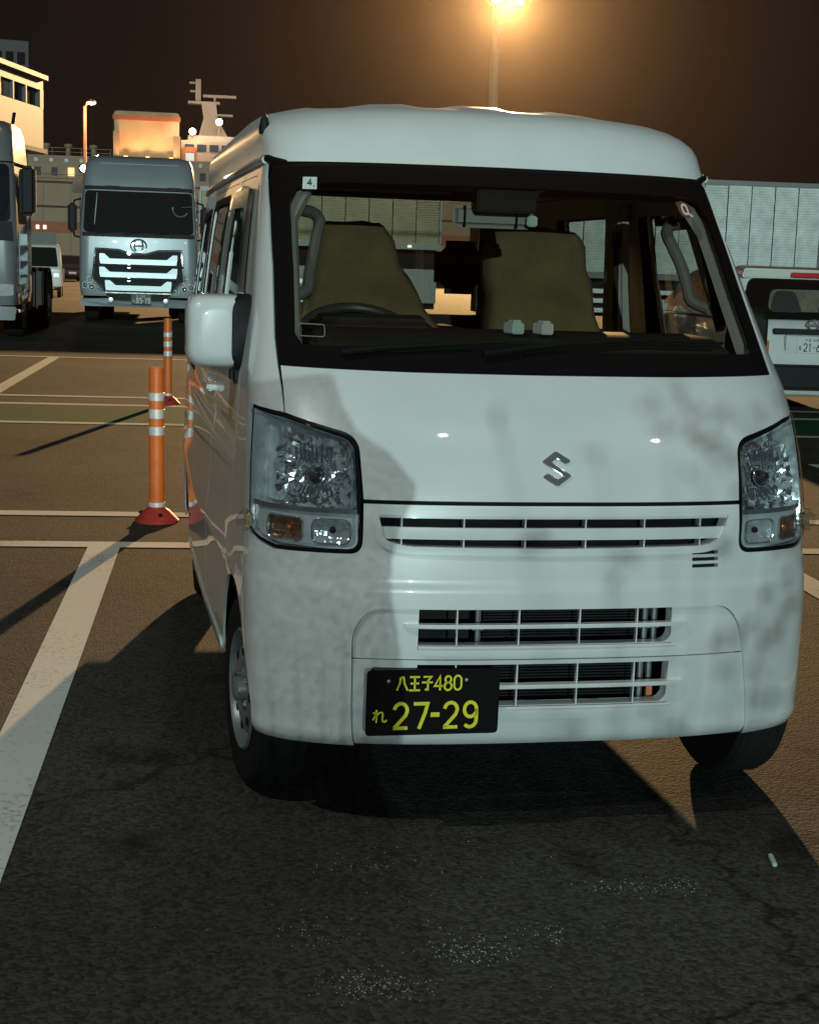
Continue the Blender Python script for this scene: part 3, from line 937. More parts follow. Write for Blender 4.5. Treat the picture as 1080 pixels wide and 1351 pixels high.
# underbody and bulkhead
b = MB(); b.span((-.60, .24, .265), (.60, 3.33, .32)); b.span((-.10, .4, .20), (.10, 2.9, .27)); b.tube([(-.5, AXR, .265), (.5, AXR, .265)], .035, 10)
b.tube([(-.5, AXF, .24), (.5, AXF, .24)], .022, 10)
b.build('underbody', DARKMETAL, van)
b = MB(); b.span((-.66, .36, .26), (.66, .40, 1.10)); b.build('bulkhead', DARKMETAL, van)
for sg in (1, -1):
    for ax in (AXF, AXR):
        b = MB(); n_ = 14
        vs, fs = [], []
        for i in range(n_ + 1):
            t = R(8 + 164 * i / n_)
            y, z = ax - .312 * math.cos(t), .27 + .312 * math.sin(t)
            vs += [(sg * .46, y, z), (sg * (.742 if z > .40 else .700), y, z)]
        for i in range(n_): fs.append((2*i, 2*i+1, 2*i+3, 2*i+2))
        b._add(vs, fs)
        b._add([(sg * .46, ax + .312 * math.cos(R(-8 + 196 * i / 10)), .27 + .312 * math.sin(R(-8 + 196 * i / 10))) for i in range(11)], [tuple(range(11))])
        b.build('wheel_housing', DARKMETAL, van)

# ---- headlights
FACET = mat('bright reflector facet', (.88, .92, .97), .09, metal=.92)
def headlight(sg):
    f_ = (lambda p: p) if sg == 1 else mir
    hp = HP
    root = patch('headlight', f_(inset(hp, -.0025)), SEAL, van, holes=[f_(inset(hp, .0022))], off=-.004, step=.02, rim=.05)
    # bowl: chrome back wall, walls following the outline
    back = f_(inset(hp, .005))
    patch('lamp_back', back, REFLECTOR, root, off=-.085, step=.03, rim=-.080, analytic=False)
    # main reflector: facetted bowl of upright flutes
    cu, cs, ru, rs = .610, .910, .108, .088
    b = MB()
    nu, nr = 40, 10
    vs, fs, ring = [], [], []
    rnd = random.Random(3 if sg == 1 else 5)
    def bp_(q, a):
        # squarish mouth shrinking to the bulb
        ca, sa = math.cos(a), math.sin(a)
        k = 1 / max(abs(ca), abs(sa)) ** .55
        u = cu + ru * q * ca * k; s = cs + rs * q * sa * k
        dep = -.078 + .058 * q ** 2
        return on_skin(sg * u, s, dep)
    qs = [.16, .25, .34, .43, .53, .63, .73, .82, .91, 1.0]
    for i in range(nu):
        for j in range(nr - 1):
            a0, a1 = 2 * math.pi * i / nu, 2 * math.pi * (i + 1) / nu
            c4 = [bp_(qs[j], a0), bp_(qs[j], a1), bp_(qs[j + 1], a1), bp_(qs[j + 1], a0)]
            jit = [Vector((rnd.uniform(-1, 1), rnd.uniform(-1, 1), rnd.uniform(-1, 1))) * .0055 for _ in range(4)]
            if sg < 0: c4 = c4[::-1]
            k = len(vs); vs += [v + d for v, d in zip(c4, jit)]; fs.append((k, k + 1, k + 2, k + 3))
    b._add(vs, fs)
    me = bpy.data.meshes.new('main_reflector'); b.b.to_mesh(me); b.b.free()
    mr_ = link('main_reflector', me, REFLECTOR, root); me.materials.append(FACET)
    for p_ in me.polygons: p_.material_index = 1 if rnd.random() < .42 else 0
    for s0_, s1_, w_ in ((.828, .882, .056), (.940, .994, .050)):
        for k_ in range(9):
            u_ = cu - w_ + 2 * w_ * k_ / 8 + rnd.uniform(-.002, .002)
            a_ = on_skin(sg * u_, s0_, -.042); c_ = on_skin(sg * (cu + (u_ - cu) * .75), s1_, -.062) if s0_ < .9 else on_skin(sg * u_, s1_, -.040)
            b = MB(); b.tube([a_, (a_ + c_) / 2 + Vector((0, .006, 0)), c_], [.0035, .0045, .0035], 6); b.build('reflector_flute', FACET, mr_)
    # bulb with shade
    c = on_skin(sg * cu, cs, -.07); d = (on_skin(sg * cu, cs, 0) - c).normalized()
    M = Matrix.Translation(c) @ d.to_track_quat('Z', 'Y').to_matrix().to_4x4()
    b = MB(); b.lathe([(.020, 0), (.020, .006), (.012, .010), (.012, .030), (.009, .036), (0, .037)], 18, M); b.build('bulb', mat('dark bulb cap', (.10, .10, .11), .3, metal=.6), root)
    b = MB()
    b.tube([M @ Vector((.024 * math.cos(t), .024 * math.sin(t), .012)) for t in np.linspace(0, 2 * math.pi, 20, endpoint=False)], .0022, 6, closed=True); b.build('bulb_ring', CHROME, root)
    # fluted chrome flank towards the wing and towards the grille
    for ua, ub, nm in ((.735, .800, 10), (.492, .512, 3)):
        b = MB(); vs, fs = [], []
        for i in range(nm * 2 + 1):
            u = ua + (ub - ua) * i / (nm * 2)
            h = -.035 - .010 * (i % 2) - (.0 if ua > .6 else .01)
            vs += [on_skin(sg * u, .830, h - .012), on_skin(sg * u, 1.015 if ua > .6 else .96, h - .012)]
        for i in range(nm * 2): fs.append((2*i, 2*i+2, 2*i+3, 2*i+1) if sg == 1 else (2*i, 2*i+1, 2*i+3, 2*i+2))
        b._add(vs, fs); me = bpy.data.meshes.new('fluted_flank'); b.b.to_mesh(me); b.b.free(); link('fluted_flank', me, REFLECTOR, root)
    # shelf between the upper lamp and the lower pair
    b = MB(); n_ = 14
    for hgt, off0, off1 in ((.818, -.08, -.010),):
        vs, fs = [], []
        for i in range(n_ + 1):
            u = .490 + .312 * i / n_
            vs += [on_skin(sg * u, hgt - .006, off0), on_skin(sg * u, hgt - .006, off1), on_skin(sg * u, hgt + .006, off1), on_skin(sg * u, hgt + .010, off0)]
        for i in range(n_):
            a, c = 4 * i, 4 * (i + 1)
            for q in range(3): fs.append((a + q, c + q, c + q + 1, a + q + 1))
        b._add(vs, fs)
    b.build('lamp_shelf', CHROME, root, smooth=False)
    # bezel plate with two lamp pockets
    bez = f_(inset(rpoly([(.486, .730), (.485, .814), (.806, .814), (.812, .768), (.775, .745), (.70, .728), (.52, .724)], [.02, .004, .004, .02, .02, 0, .02]), .001))
    pos_ = f_(rrect(.503, .733, .605, .799, .024)); turn = f_(rrect(.626, .736, .740, .799, .022))
    patch('lamp_bezel', bez, SILVER, root, holes=[pos_, turn], off=-.018, step=.015, rim=.02)
    def pocket(nm, o, m, dep):
        n_ = 22
        u0_, u1_ = min(p[0] for p in o), max(p[0] for p in o); s0_, s1_ = min(p[1] for p in o), max(p[1] for p in o)
        def rel(U, V):
            a = (U - (u0_ + u1_) / 2) / (u1_ - u0_) * 2; c_ = (V - (s0_ + s1_) / 2) / (s1_ - s0_) * 2
            return .014 * np.clip(a * a + c_ * c_, 0, 1.4) + .0018 * np.sign(np.sin(U * 900)) + .0012 * np.sign(np.sin(V * 900))
        return patch(nm, inset(o, -.001), m, root, off=dep, step=.005, rim=0, relief=rel, analytic=False)
    pocket('position_lamp', pos_, REFLECTOR, -.040)
    pocket('turn_signal', turn, AMBER, -.036)
    for o in (pos_, turn):
        b = MB(); pts = densify(inset(o, .002), .01)
        b.tube([on_skin(p[0], p[1], -.015) for p in pts], .0022, 6, closed=True); b.build('lamp_ring', CHROME, root)
    for cu2, m in ((.554, DARKMETAL), (.680, mat('amber bulb', (.8, .25, .05), .2, metal=.5))):
        c = on_skin(sg * cu2, .766, -.036)
        b = MB(); b.lathe([(0, .014), (.006, .011), (.008, .004), (.008, 0)], 12, Matrix.Translation(c) @ Matrix.Rotation(R(90), 4, 'X')); b.build('small_bulb', m, root)
    patch('lamp_lens', f_(inset(hp, .0025)), GLASS_LENS, root, off=.003, step=.03, rim=0)
    # clear bulge of the side turn lamp at the outer corner
    b = MB(); c = on_skin(sg * .806, .772, .012); b.box(c, (.040, .060, .056)); sl = b.build('side_lamp_lens', GLASS_LENS, root, bevel=.014, segs=3)
    b = MB(); b.box(c - Vector((sg * .008, 0, 0)), (.018, .046, .040)); b.build('side_lamp_reflector', mat('gold lamp reflector', (.62, .46, .26), .25, metal=.7, var=.4, vscale=90), root, bevel=.006)
    # raised moulded edges of the clear cover
    b = MB()
    b.tube([on_skin(p[0], p[1], .002) for p in densify(f_(inset(hp, .013)), .02)], .003, 6, closed=True); b.build('lens_edge', GLASS_LENS, root)
    return root
headlight(1); headlight(-1)

# ---- wheels
def wheel(loc, steer, flip):
    w = bpy.data.objects.new('wheel', None); col.objects.link(w); w.parent = van
    w.location = loc; w.rotation_euler = (0, 0, steer + (math.pi if flip else 0))
    M = Matrix.Rotation(R(90), 4, 'Y')     # local +X is the outer face
    hw = .072
    b = MB()
    b.lathe([(.158, -hw + .010), (.20, -hw - .002), (.245, -hw), (.260, -hw + .012), (WR - .0005, -hw + .030), (WR, 0), (WR - .0005, hw - .030), (.260, hw - .012), (.245, hw), (.20, hw + .002), (.158, hw - .010)], 64, M)
    b.build('tyre', RUBBER, w)
    b = MB()
    for x in (-.042, -.016, .016, .042):
        b.lathe([(WR + .0012, x - .0045), (WR + .0012, x + .0045), (WR - .004, x + .006), (WR - .004, x - .006), (WR + .0012, x - .0045)], 48, M)
    b.build('tread_groove', mat('tread groove', (.006, .006, .006), .9), w)
    b = MB()
    b.lathe([(.160, hw - .012), (.166, hw - .004), (.160, hw + .002), (.152, hw - .008), (.146, hw - .030), (.128, hw - .036), (.118, hw - .012), (.085, hw - .004), (.060, hw - .012), (.055, hw - .022), (.034, hw - .022), (.034, hw + .012), (.026, hw + .018), (0, hw + .018)], 40, M)
    rim = b.build('rim', STEEL, w)
    for i in range(8):
        a = 2 * math.pi * i / 8
        b = MB(); b.lathe([(0, 0), (.011, 0), (.013, -.002)], 12, Matrix.Translation((hw - .0045, .1015 * math.cos(a), .1015 * math.sin(a))) @ M); b.build('rim_slot', DARKMETAL, rim)
    for i in range(4):
        a = 2 * math.pi * (i + .5) / 4
        b = MB(); b.lathe([(.011, 0), (.011, .014), (.006, .020), (0, .021)], 6, Matrix.Translation((hw - .022, .048 * math.cos(a), .048 * math.sin(a))) @ M); b.build('lug_nut', CHROME, rim, smooth=False)
    return w
wheel((-.664, AXF, WR), R(5.5), True); wheel((.660, AXF, WR), R(5.5), False)
wheel((-.652, AXR, WR), 0, True); wheel((.652, AXR, WR), 0, False)

# ---- door mirrors
def door_mirror(sg, fold):
    root = bpy.data.objects.new('door_mirror', None); col.objects.link(root); root.parent = van
    root.location = (sg * .715, .70, 1.12); root.rotation_euler = (0, 0, fold)
    b = MB()
    def sec(y, x0, x1, z0, z1): return rrect(x0, z0, x1, z1, .05, 4), y
    rings = [(-.075, .035, .125, .04, .155), (-.070, .012, .150, .015, .182), (-.045, -.002, .162, .004, .194), (.0, -.004, .166, .0, .198), (.035, -.004, .166, .0, .198)]
    vs, fs, n_ = [], [], None
    for y, x0, x1, z0, z1 in rings:
        o = rrect(x0, z0, x1, z1, .045, 4); n_ = len(o)
        vs += [Vector((sg * p[0], y, p[1])) for p in o]
    for i in range(len(rings) - 1):
        for k in range(n_): fs.append((i*n_ + k, i*n_ + (k+1) % n_, (i+1)*n_ + (k+1) % n_, (i+1)*n_ + k))
    fs.append(tuple(range(n_)))
    b._add(vs, fs); shell = b.build('mirror_shell', VANWHITE, root, ang=60)
    b = MB(); o = rrect(.002, .006, .160, .192, .042, 4)
    b.prism(o, lambda p: Vector((sg * p[0], .020, p[1])), lambda p: Vector((sg * p[0], .033, p[1]))); b.build('mirror_glass', CHROME, root)
    # black inner half and foot
    b = MB(); rg = []
    for y, g in ((-.078, -.014), (-.055, .002), (.0, .006), (.034, .005)):
        o = rrect(-.034, -.002 - g, .046, .196 + g, .045, 4); rg.append([Vector((sg * p[0], y - .004, p[1])) for p in o])
    n_ = len(rg[0]); vs = [v for r_ in rg for v in r_]; fs = []
    for i in range(3):
        for k in range(n_): fs.append((i*n_ + k, i*n_ + (k+1) % n_, (i+1)*n_ + (k+1) % n_, (i+1)*n_ + k))
    fs += [tuple(range(n_)), tuple(range(3 * n_, 4 * n_))]
    b._add(vs, fs); b.build('mirror_inner_cover', BLACKPLASTIC, root, ang=60)
    b = MB(); b.box((sg * -.005, .0, -.020), (.10, .085, .05)); b.box((sg * -.03, .0, .03), (.05, .07, .10)); b.build('mirror_foot', BLACKPLASTIC, root, bevel=.012, segs=3)
    return root
door_mirror(-1, 0.0)
door_mirror(1, R(62))

# ---- wipers
for pth in ([(-.16, 1.185), (-.05, 1.200), (.06, 1.213), (.30, 1.228), (.52, 1.222)], [(-.52, 1.180), (-.40, 1.195), (-.26, 1.205), (-.12, 1.214), (.0, 1.210)]):
    b = MB(); b.tube([on_skin(u, s, .016) for u, s in pth], [.010, .008, .006, .005, .004], 8)
    b.tube([on_skin(u, s - .004, .006) for u, s in pth[1:]], .004, 6)
    b.build('wiper', SEAL, van)
# stickers on the glass
stk = patch('inspection_sticker', rrect(-.634, 1.608, -.588, 1.642, .001, 1), PAPER, ws, off=.0005, step=.02, rim=0)
b = MB()
def STK(x, y, h): return on_skin(x, y, .001 + h)
write(b, [('4', -.618, 1.618, .015, .017, .0035), ('.', -.601, 1.6115, .009, .009, .0045)], STK); b.build('sticker_number', PLATEGREEN, ws, smooth=False)
ci = arcp(.575, 1.592, .027, .024, 0, 345, 22)
patch('round_sticker', ci, mat('brown red sticker', (.22, .055, .03), .5), ws, off=.0008, step=.02, rim=0)
b = MB(); write(b, [('0', .562, 1.578, .024, .028, .006)], lambda x, y, h: on_skin(x, y, .0015 + h)); ribbon(b, [(.580, 1.583), (.597, 1.572)], .006, lambda x, y, h: on_skin(x, y, .0015 + h)); b.build('round_sticker_mark', PAPER, ws, smooth=False)
o = rrect(-.640, 1.232, -.566, 1.262, .008, 4)
b = MB(); b.tube([on_skin(p[0], p[1], -.012) for p in o], .0016, 6, closed=True); b.build('tag_holder', TRIM, ws)

# ---- interior
b = MB(); b.prism([(.34, 1.00), (.34, 1.165), (.38, 1.208), (.52, 1.238), (.72, 1.240), (.80, 1.21), (.84, 1.10), (.86, .75), (.6, .70)], lambda p: Vector((-.575, p[0], p[1])), lambda p: Vector((.575, p[0], p[1])))
b.span((-.65, .50, .9), (.65, .82, 1.19)); b.build('dashboard', TRIMDARK, van, bevel=.015, segs=3)
b = MB(); b.prism([(.62, 1.20), (.66, 1.262), (.78, 1.275), (.84, 1.24), (.84, 1.18)], lambda p: Vector((-.53, p[0], p[1])), lambda p: Vector((-.20, p[0], p[1]))); b.build('instrument_hood', TRIMDARK, van, bevel=.02, segs=3)
b = MB(); b.span((-.66, .40, .30), (.66, 3.33, .36)); b.span((-.64, .85, .36), (.64, 1.5, .62)); b.build('floor_pan', TRIMDARK, van)
Ms = Matrix.Translation((-.365, .93, 1.175)) @ Matrix.Rotation(R(35), 4, 'X')
b = MB(); b.tube([Ms @ Vector((.185 * math.cos(t), .185 * math.sin(t), 0)) for t in np.linspace(0, 2 * math.pi, 40, endpoint=False)], .0145, 10, closed=True)
sw = b.build('steering_wheel', mat('grey steering rim', (.075, .072, .068), .42, var=.1, bump=.1, bscale=200), van)
b = MB()
for a in (200, 340, 270): b.tube([Ms @ Vector((.03 * math.cos(R(a)), .03 * math.sin(R(a)), -.02)), Ms @ Vector((.18 * math.cos(R(a)), .18 * math.sin(R(a)), 0))], .014, 8)
b.lathe([(0, .0), (.055, -.004), (.07, -.02), (.06, -.05), (.03, -.06), (.03, -.25)], 20, Ms); b.build('wheel_hub', BLACKPLASTIC, sw)

def loft(name, rings, m, parent, bevel=0, sub=2, noise=0.0):
    """rings of equal length joined into a closed soft solid"""
    b = bmesh.new(); n_ = len(rings[0]); vv = [[b.verts.new(p) for p in r_] for r_ in rings]
    for i in range(len(rings) - 1):
        for k in range(n_): b.faces.new((vv[i][k], vv[i][(k+1) % n_], vv[i+1][(k+1) % n_], vv[i+1][k]))
    b.faces.new(vv[0][::-1]); b.faces.new(vv[-1])
    bmesh.ops.recalc_face_normals(b, faces=b.faces)
    if sub: bmesh.ops.subdivide_edges(b, edges=b.edges, cuts=sub, use_grid_fill=True, smooth=1.0)
    if noise:
        rn = random.Random(11)
        for v in b.verts:
            v.co += v.normal * noise * (math.sin(v.co.x * 31 + v.co.z * 17) + math.sin(v.co.z * 43 - v.co.x * 13) + rn.uniform(-.6, .6)) * .5
    for f in b.faces: f.smooth = True
    me = bpy.data.meshes.new(name); b.to_mesh(me); b.free()
    return link(name, me, m, parent)
def rr3(cx, cy, z, w, d, r=.05):
    return [Vector((cx + p[0], cy + p[1], z)) for p in rrect(-w/2, -d/2, w/2, d/2, r, 2)]
# seats with draped khaki covers
def seat(cx, wt, wm, wb, dx):
    root = bpy.data.objects.new('seat', None); col.objects.link(root); root.parent = van; root.location = (cx, -.14, -.045)
    b = MB(); b.span((-.23, .95, .60), (.23, 1.45, .75)); b.build('seat_cushion', DARKCLOTH, root, bevel=.04, segs=3)
    rings = [rr3(dx * 0, 1.28, .72, wb, .22), rr3(dx * .1, 1.30, .95, wb, .20), rr3(dx * .25, 1.34, 1.15, wm + .02, .18), rr3(dx * .5, 1.39, 1.32, (wm + wt) / 2 + .03, .15), rr3(dx * .8, 1.44, 1.46, wt + .05, .13), rr3(dx, 1.47, 1.56, wt, .11), rr3(dx, 1.475, 1.585, wt * .86, .06)]
    loft('seat_cover', rings, KHAKI, root, noise=.010)
    return root
seat(-.282, .215, .50, .58, -.045)
seat(.265, .29, .36, .40, .0)
b = MB(); b.box((.160, 1.95, 1.41), (.185, .10, .19)); b.build('rear_headrest', DARKCLOTH, van, bevel=.04, segs=3)
for sg in (1, -1):
    b = MB(); b.prism([(1.445, .5), (1.445, 1.22), (1.455, 1.66), (1.60, 1.66), (1.60, .5)], lambda p: Vector((sg * (.605 - .05 * max(0, p[1] - 1.2)), p[0], p[1])), lambda p: Vector((sg * (.652 - .07 * max(0, p[1] - 1.2)), p[0], p[1]))); b.build('centre_pillar_trim', TRIM, van, bevel=.012, segs=3)
b = MB(); b.span((-.58, 1.92, .7), (.58, 2.06, 1.24)); b.span((-.58, 1.6, .62), (.58, 2.0, .74)); b.build('rear_bench', DARKCLOTH, van, bevel=.05, segs=3)
b = MB(); b.span((-.045, 1.22, .70), (.055, 1.60, 1.22)); b.build('centre_console', DARKCLOTH, van, bevel=.03)
# rear view mirror, sensor box, visors
b = MB(); b.box((-.02, .755, 1.553), (.235, .030, .062)); rv = b.build('rear_view_mirror', mat('mirror back shell', (.34, .35, .34), .35), van, bevel=.014, segs=3)
for x in (-.105, .045):
    b = MB(); b.box((x, .738, 1.553), (.006, .008, .060)); b.build('mirror_strap', SEAL, rv)
b = MB(); b.box((.0, .705, 1.60), (.17, .06, .07)); b.tube([(.0, .70, 1.62), (.0, .745, 1.57)], .012, 8); b.build('sensor_box', BLACKPLASTIC, van, bevel=.012)
b = MB(); b.box((.085, .72, 1.545), (.030, .02, .030)); b.build('toll_unit', GREENWHITE, van, bevel=.004)
for x in (-.34, .36):
    b = MB(); b.box((x, .83, 1.625), (.42, .12, .018)); b.tube([(x - .22, .775, 1.632), (x + .22, .775, 1.632)], .006, 8); b.build('sun_visor', HEADLINER, van, bevel=.006)
for sg in (1, -1):
    b = MB(); b.tube([(sg * .588, 1.47, 1.50), (sg * .592, 1.46, 1.30), (sg * .592, 1.44, 1.0)], .010, 8); b.box((sg * .588, 1.47, 1.52), (.022, .04, .05)); b.build('seat_belt', DARKCLOTH, van)

# two little boxes standing on the dash
for i, (x, lab) in enumerate(((-.012, 'small pale green box on the dashboard, nearer the steering wheel'), (.070, 'small grey-white box on the dashboard, farther from the steering wheel'))):
    b = MB(); b.box((0, 0, .016), (.036, .055, .030)); b.box((0, -.004, .034), (.026, .036, .008))
    o = b.build('dash_box', GREENWHITE if i == 0 else PAPER, None, bevel=.003)
    o.location = (x, .50, 1.2365); o.rotation_euler = (0, 0, R(14)); tag(o, lab, 'box', 'small boxes on the dashboard')

# ================================================================== DELINEATOR POSTS
def post(loc, label, lean=0.0):
    t = thing('delineator_post', label, 'delineator', loc, 0, 'orange delineator posts along the parking bay')
    b = MB(); b.lathe([(.0, 0), (.118, 0), (.120, .010), (.108, .022), (.070, .062), (.052, .072), (.046, .080), (0, .080)], 28); base = b.build('post_base', REDBASE, t)
    for k in range(3):
        a = R(40 + 120 * k)
        b = MB(); b.lathe([(.0, .012), (.011, .010), (.012, 0)], 8, Matrix.Translation((.088 * math.cos(a), .088 * math.sin(a), .044)) @ Matrix.Rotation(R(35), 4, Vector((-math.sin(a), math.cos(a), 0)))); b.build('base_bolt', DARKMETAL, base)
    b = MB(); b.lathe([(.043, .075), (.041, .20), (.040, .82), (.036, .835), (.0, .838)], 28); b.build('post_tube', ORANGE, t)
    for z0, z1 in ((.655, .700), (.560, .612), (.470, .518), (.082, .108)):
        b = MB(); b.lathe([(.0395, z0), (.0424 + (.002 if z0 < .2 else 0), z0 + .002), (.0424 + (.002 if z0 < .2 else 0), z1 - .002), (.0395, z1)], 28); b.build('reflective_band', REFLBAND, t)
    return t
p0 = post((-.825, 4.80, 0), 'orange delineator post with silver bands and red base standing nearest, left of the white van')
p0.rotation_euler = (0, R(-.5), 0)
for x, y, lab in ((-.505, 11.75, 'banded orange delineator post farther back, behind the nearest post and in front of the truck'),
                  (4.90, 9.95, 'banded orange delineator post in front of the white hatchback')):
    c = copy_tree(p0); c.location = (x, y, 0); c['label'] = lab

# ================================================================== TRUCKS
def trapz(pts, y0, y1):
    return pts
def skin_box(name, m, parent, rings, sub=0, bevel=.03, ang=40):
    """loft of rounded outlines (list of lists of points)"""
    b = MB(); n_ = len(rings[0]); vs = [v for r_ in rings for v in r_]; fs = []
    for i in range(len(rings) - 1):
        for k in range(n_): fs.append((i*n_ + k, i*n_ + (k+1) % n_, (i+1)*n_ + (k+1) % n_, (i+1)*n_ + k))
    fs += [tuple(range(n_))[::-1], tuple(range((len(rings) - 1) * n_, len(rings) * n_))]
    b._add(vs, fs)
    return b.build(name, m, parent, ang=ang)
def plan_ring(w, y0, y1, z, r):
    return [Vector((p[0], p[1], z)) for p in rrect(-w, y0, w, y1, r, 4)]

def truck_wheel(parent, x, y, r=.50, w=.30, double=False):
    o = bpy.data.objects.new('wheel', None); col.objects.link(o); o.parent = parent; o.location = (x, y, r)
    M = Matrix.Rotation(R(90), 4, 'Y')
    b = MB(); b.lathe([(r*.58, -w/2), (r*.9, -w/2 - .005), (r*.97, -w/2 + .02), (r, -w/2 + .05), (r, w/2 - .05), (r*.97, w/2 - .02), (r*.9, w/2 + .005), (r*.58, w/2)], 32, M); b.build('tyre', RUBBER, o)
    s = 1 if x > 0 else -1
    b = MB(); b.lathe([(r*.58, s*w/2), (r*.55, s*(w/2 - .02)), (r*.40, s*(w/2 - .10)), (r*.34, s*(w/2 - .02)), (r*.16, s*(w/2 + .01)), (0, s*(w/2 + .01))], 24, M); b.build('rim', STEEL, o)
    return o

def vplate(parent, c, w, text_items, base, ink, name='number_plate'):
    """number plate in the XZ plane at c (centre), facing -Y"""
    h = w / 2
    def T(x, y, d): return Vector((c[0] + (x - .5) * w, c[1] - .006 - d, c[2] + (y - .25) * w))
    b = MB(); b.span((c[0] - w/2, c[1] - .006, c[2] - h/2), (c[0] + w/2, c[1] + .004, c[2] + h/2)); p = b.build(name, base, parent, bevel=.002)
    b = MB(); write(b, text_items, T); b.build('plate_lettering', ink, p, smooth=False)
    return p

def cabover(name, label, loc, rz, paint, detail=True):
    """big cab-over tractor, nose on -Y at local y=0, 2.49 m wide"""
    t = thing(name, label, 'truck', loc, rz, 'heavy trucks parked across the lot')
    W = 1.245
    body = [plan_ring(W - .03, .06, 2.3, .58, .16), plan_ring(W, .02, 2.3, .80, .18), plan_ring(W, .0, 2.3, 1.20, .20), plan_ring(W, .03, 2.3, 1.88, .22), plan_ring(W - .02, .10, 2.3, 2.35, .24), plan_ring(W - .06, .22, 2.3, 2.86, .26)]
    skin_box('cab', paint, t, body)
    roofr = [plan_ring(W - .06, .16, 2.3, 2.88, .26), plan_ring(W - .07, .20, 2.3, 3.05, .28), plan_ring(W - .10, .36, 2.3, 3.36, .32), plan_ring(W - .16, .60, 2.3, 3.52, .34), plan_ring(W - .30, .95, 2.25, 3.58, .30)]
    skin_box('roof_deflector', paint, t, roofr)
    return t

# --- the grey truck facing the camera beyond the bay
TX = (-.435, 30.45, 0)
trk = cabover('heavy_truck', 'silver-grey heavy truck facing the camera with a tall chrome-barred grille', TX, R(-2.0), TRUCKGREY)
def yf(z):    # cab nose at height z
    return float(np.interp(z, [.58, .8, 1.2, 1.88, 2.35, 2.86], [.06, .02, 0, .03, .10, .22]))
def curved(name, pts, m, parent, off=.02, thick=.03, bend=.05, flat=False):
    """plate cut to (x, z) outline, following the nose and bending back towards the sides"""
    pts = densify(pts, .12)
    def Y(x, z): return (0 if flat else yf(z)) + bend * max(0, abs(x) / 1.245 - .55) ** 2 / .2
    b = MB(); b.prism(pts, lambda p: Vector((p[0], Y(*p) - off - 0, p[1])), lambda p: Vector((p[0], Y(*p) - off + thick, p[1])))
    bmesh.ops.triangulate(b.b, faces=[f for f in b.b.faces if len(f.verts) > 4])
    return b.build(name, m, parent)
wsg = curved('windscreen', rpoly([(-1.16, 1.93), (1.16, 1.93), (1.12, 2.80), (-1.12, 2.80)], .10), DARKWINDOW, trk, off=.060)
curved('windscreen_cowl', rpoly([(-1.18, 1.84), (1.18, 1.84), (1.18, 1.925), (-1.18, 1.925)], .02), BLACKPLASTIC, trk, off=.045)
for x in (-.62, .0, .62):
    b = MB(); b.tube([(x - .28, -.035, 1.90), (x + .3, -.02, 1.97)], .012, 6); b.build('wiper', BLACKPLASTIC, trk)
curved('sun_visor', rpoly([(-1.14, 2.84), (1.14, 2.84), (1.12, 2.90), (-1.12, 2.90)], .01), BLACKPLASTIC, trk, off=.10, thick=.12)
for x in (-.55, .75):
    b = MB(); b.span((x - .16, .10, 2.86), (x + .16, .20, 2.91)); b.build('roof_marker', BLACKPLASTIC, trk, bevel=.015)
curved('forehead_panel', rpoly([(-.75, 3.22), (.75, 3.22), (.85, 3.40), (-.85, 3.40)], .06), mat('darker grey visor paint', (.24, .26, .275), .4, coat=.5), trk, off=-.17, thick=.02)
# round maker's badge with a bar between two uprights
b = MB(); Mb = Matrix.Translation((0, yf(1.68) - .035, 1.66)) @ Matrix.Rotation(R(90), 4, 'X')
b.tube([Mb @ Vector((.165 * math.cos(a), .135 * math.sin(a), 0)) for a in np.linspace(0, 2 * math.pi, 28, endpoint=False)], .018, 8, closed=True)
for pth in ([(-.07, .10), (-.10, -.02), (-.06, -.10)], [(.07, .10), (.10, -.02), (.06, -.10)], [(-.09, .0), (.09, .0)]):
    b.tube([Mb @ Vector((*p, 0)) for p in pth], .018, 6)
b.build('emblem', CHROME, trk)
# grille: black field, chrome frame, three lit-looking chrome bars with raised ends
GR = [(-.90, 1.58), (-.42, 1.56), (-.14, 1.48), (.14, 1.48), (.42, 1.56), (.90, 1.58), (.96, .98), (.56, .50), (-.56, .50), (-.96, .98)]
curved('grille_field', GR, BLACKPLASTIC, trk, off=.045, bend=.02, flat=True)
b = MB(); b.tube([(p[0], yf(p[1]) - .065, p[1]) for p in densify(GR, .2)], .026, 6, closed=True); b.build('grille_frame', CHROME, trk)
for z in (1.33, 1.05, .77):
    w = .82 if z > .9 else .70
    curved('grille_bar', [(-w, z + .045), (w, z + .045), (w - .02, z - .065), (-w + .02, z - .065)], mat('polished grille bar', (.46, .50, .52), .30, metal=.35), trk, off=.085, bend=.02, flat=True)
    for e in (1, -1):
        curved('grille_bar_end', [(e * (w - .22), z + .047), (e * w, z + .047), (e * w, z + .150), (e * (w - .10), z + .150)], MATS['polished grille bar'], trk, off=.084, bend=.02, flat=True)
    curved('grille_slat', [(-w, z - .125), (w, z - .125), (w, z - .10), (-w, z - .10)], CHROME, trk, off=.065, bend=.02, flat=True)
    b = MB(); b.lathe([(0, .02), (.035, .015), (.045, 0)], 12, Matrix.Translation((-.20, -.08, z + .17)) @ Matrix.Rotation(R(90), 4, 'X')); b.build('grille_lamp', emit('cool marker lamp', (.7, 1, .95), 3.0), trk)
for z in (1.225, .945):
    curved('grille_cross_bar', [(-.95, z - .025), (.95, z - .025), (.95, z + .025), (-.95, z + .025)], BLACKPLASTIC, trk, off=.10, bend=.02, flat=True)
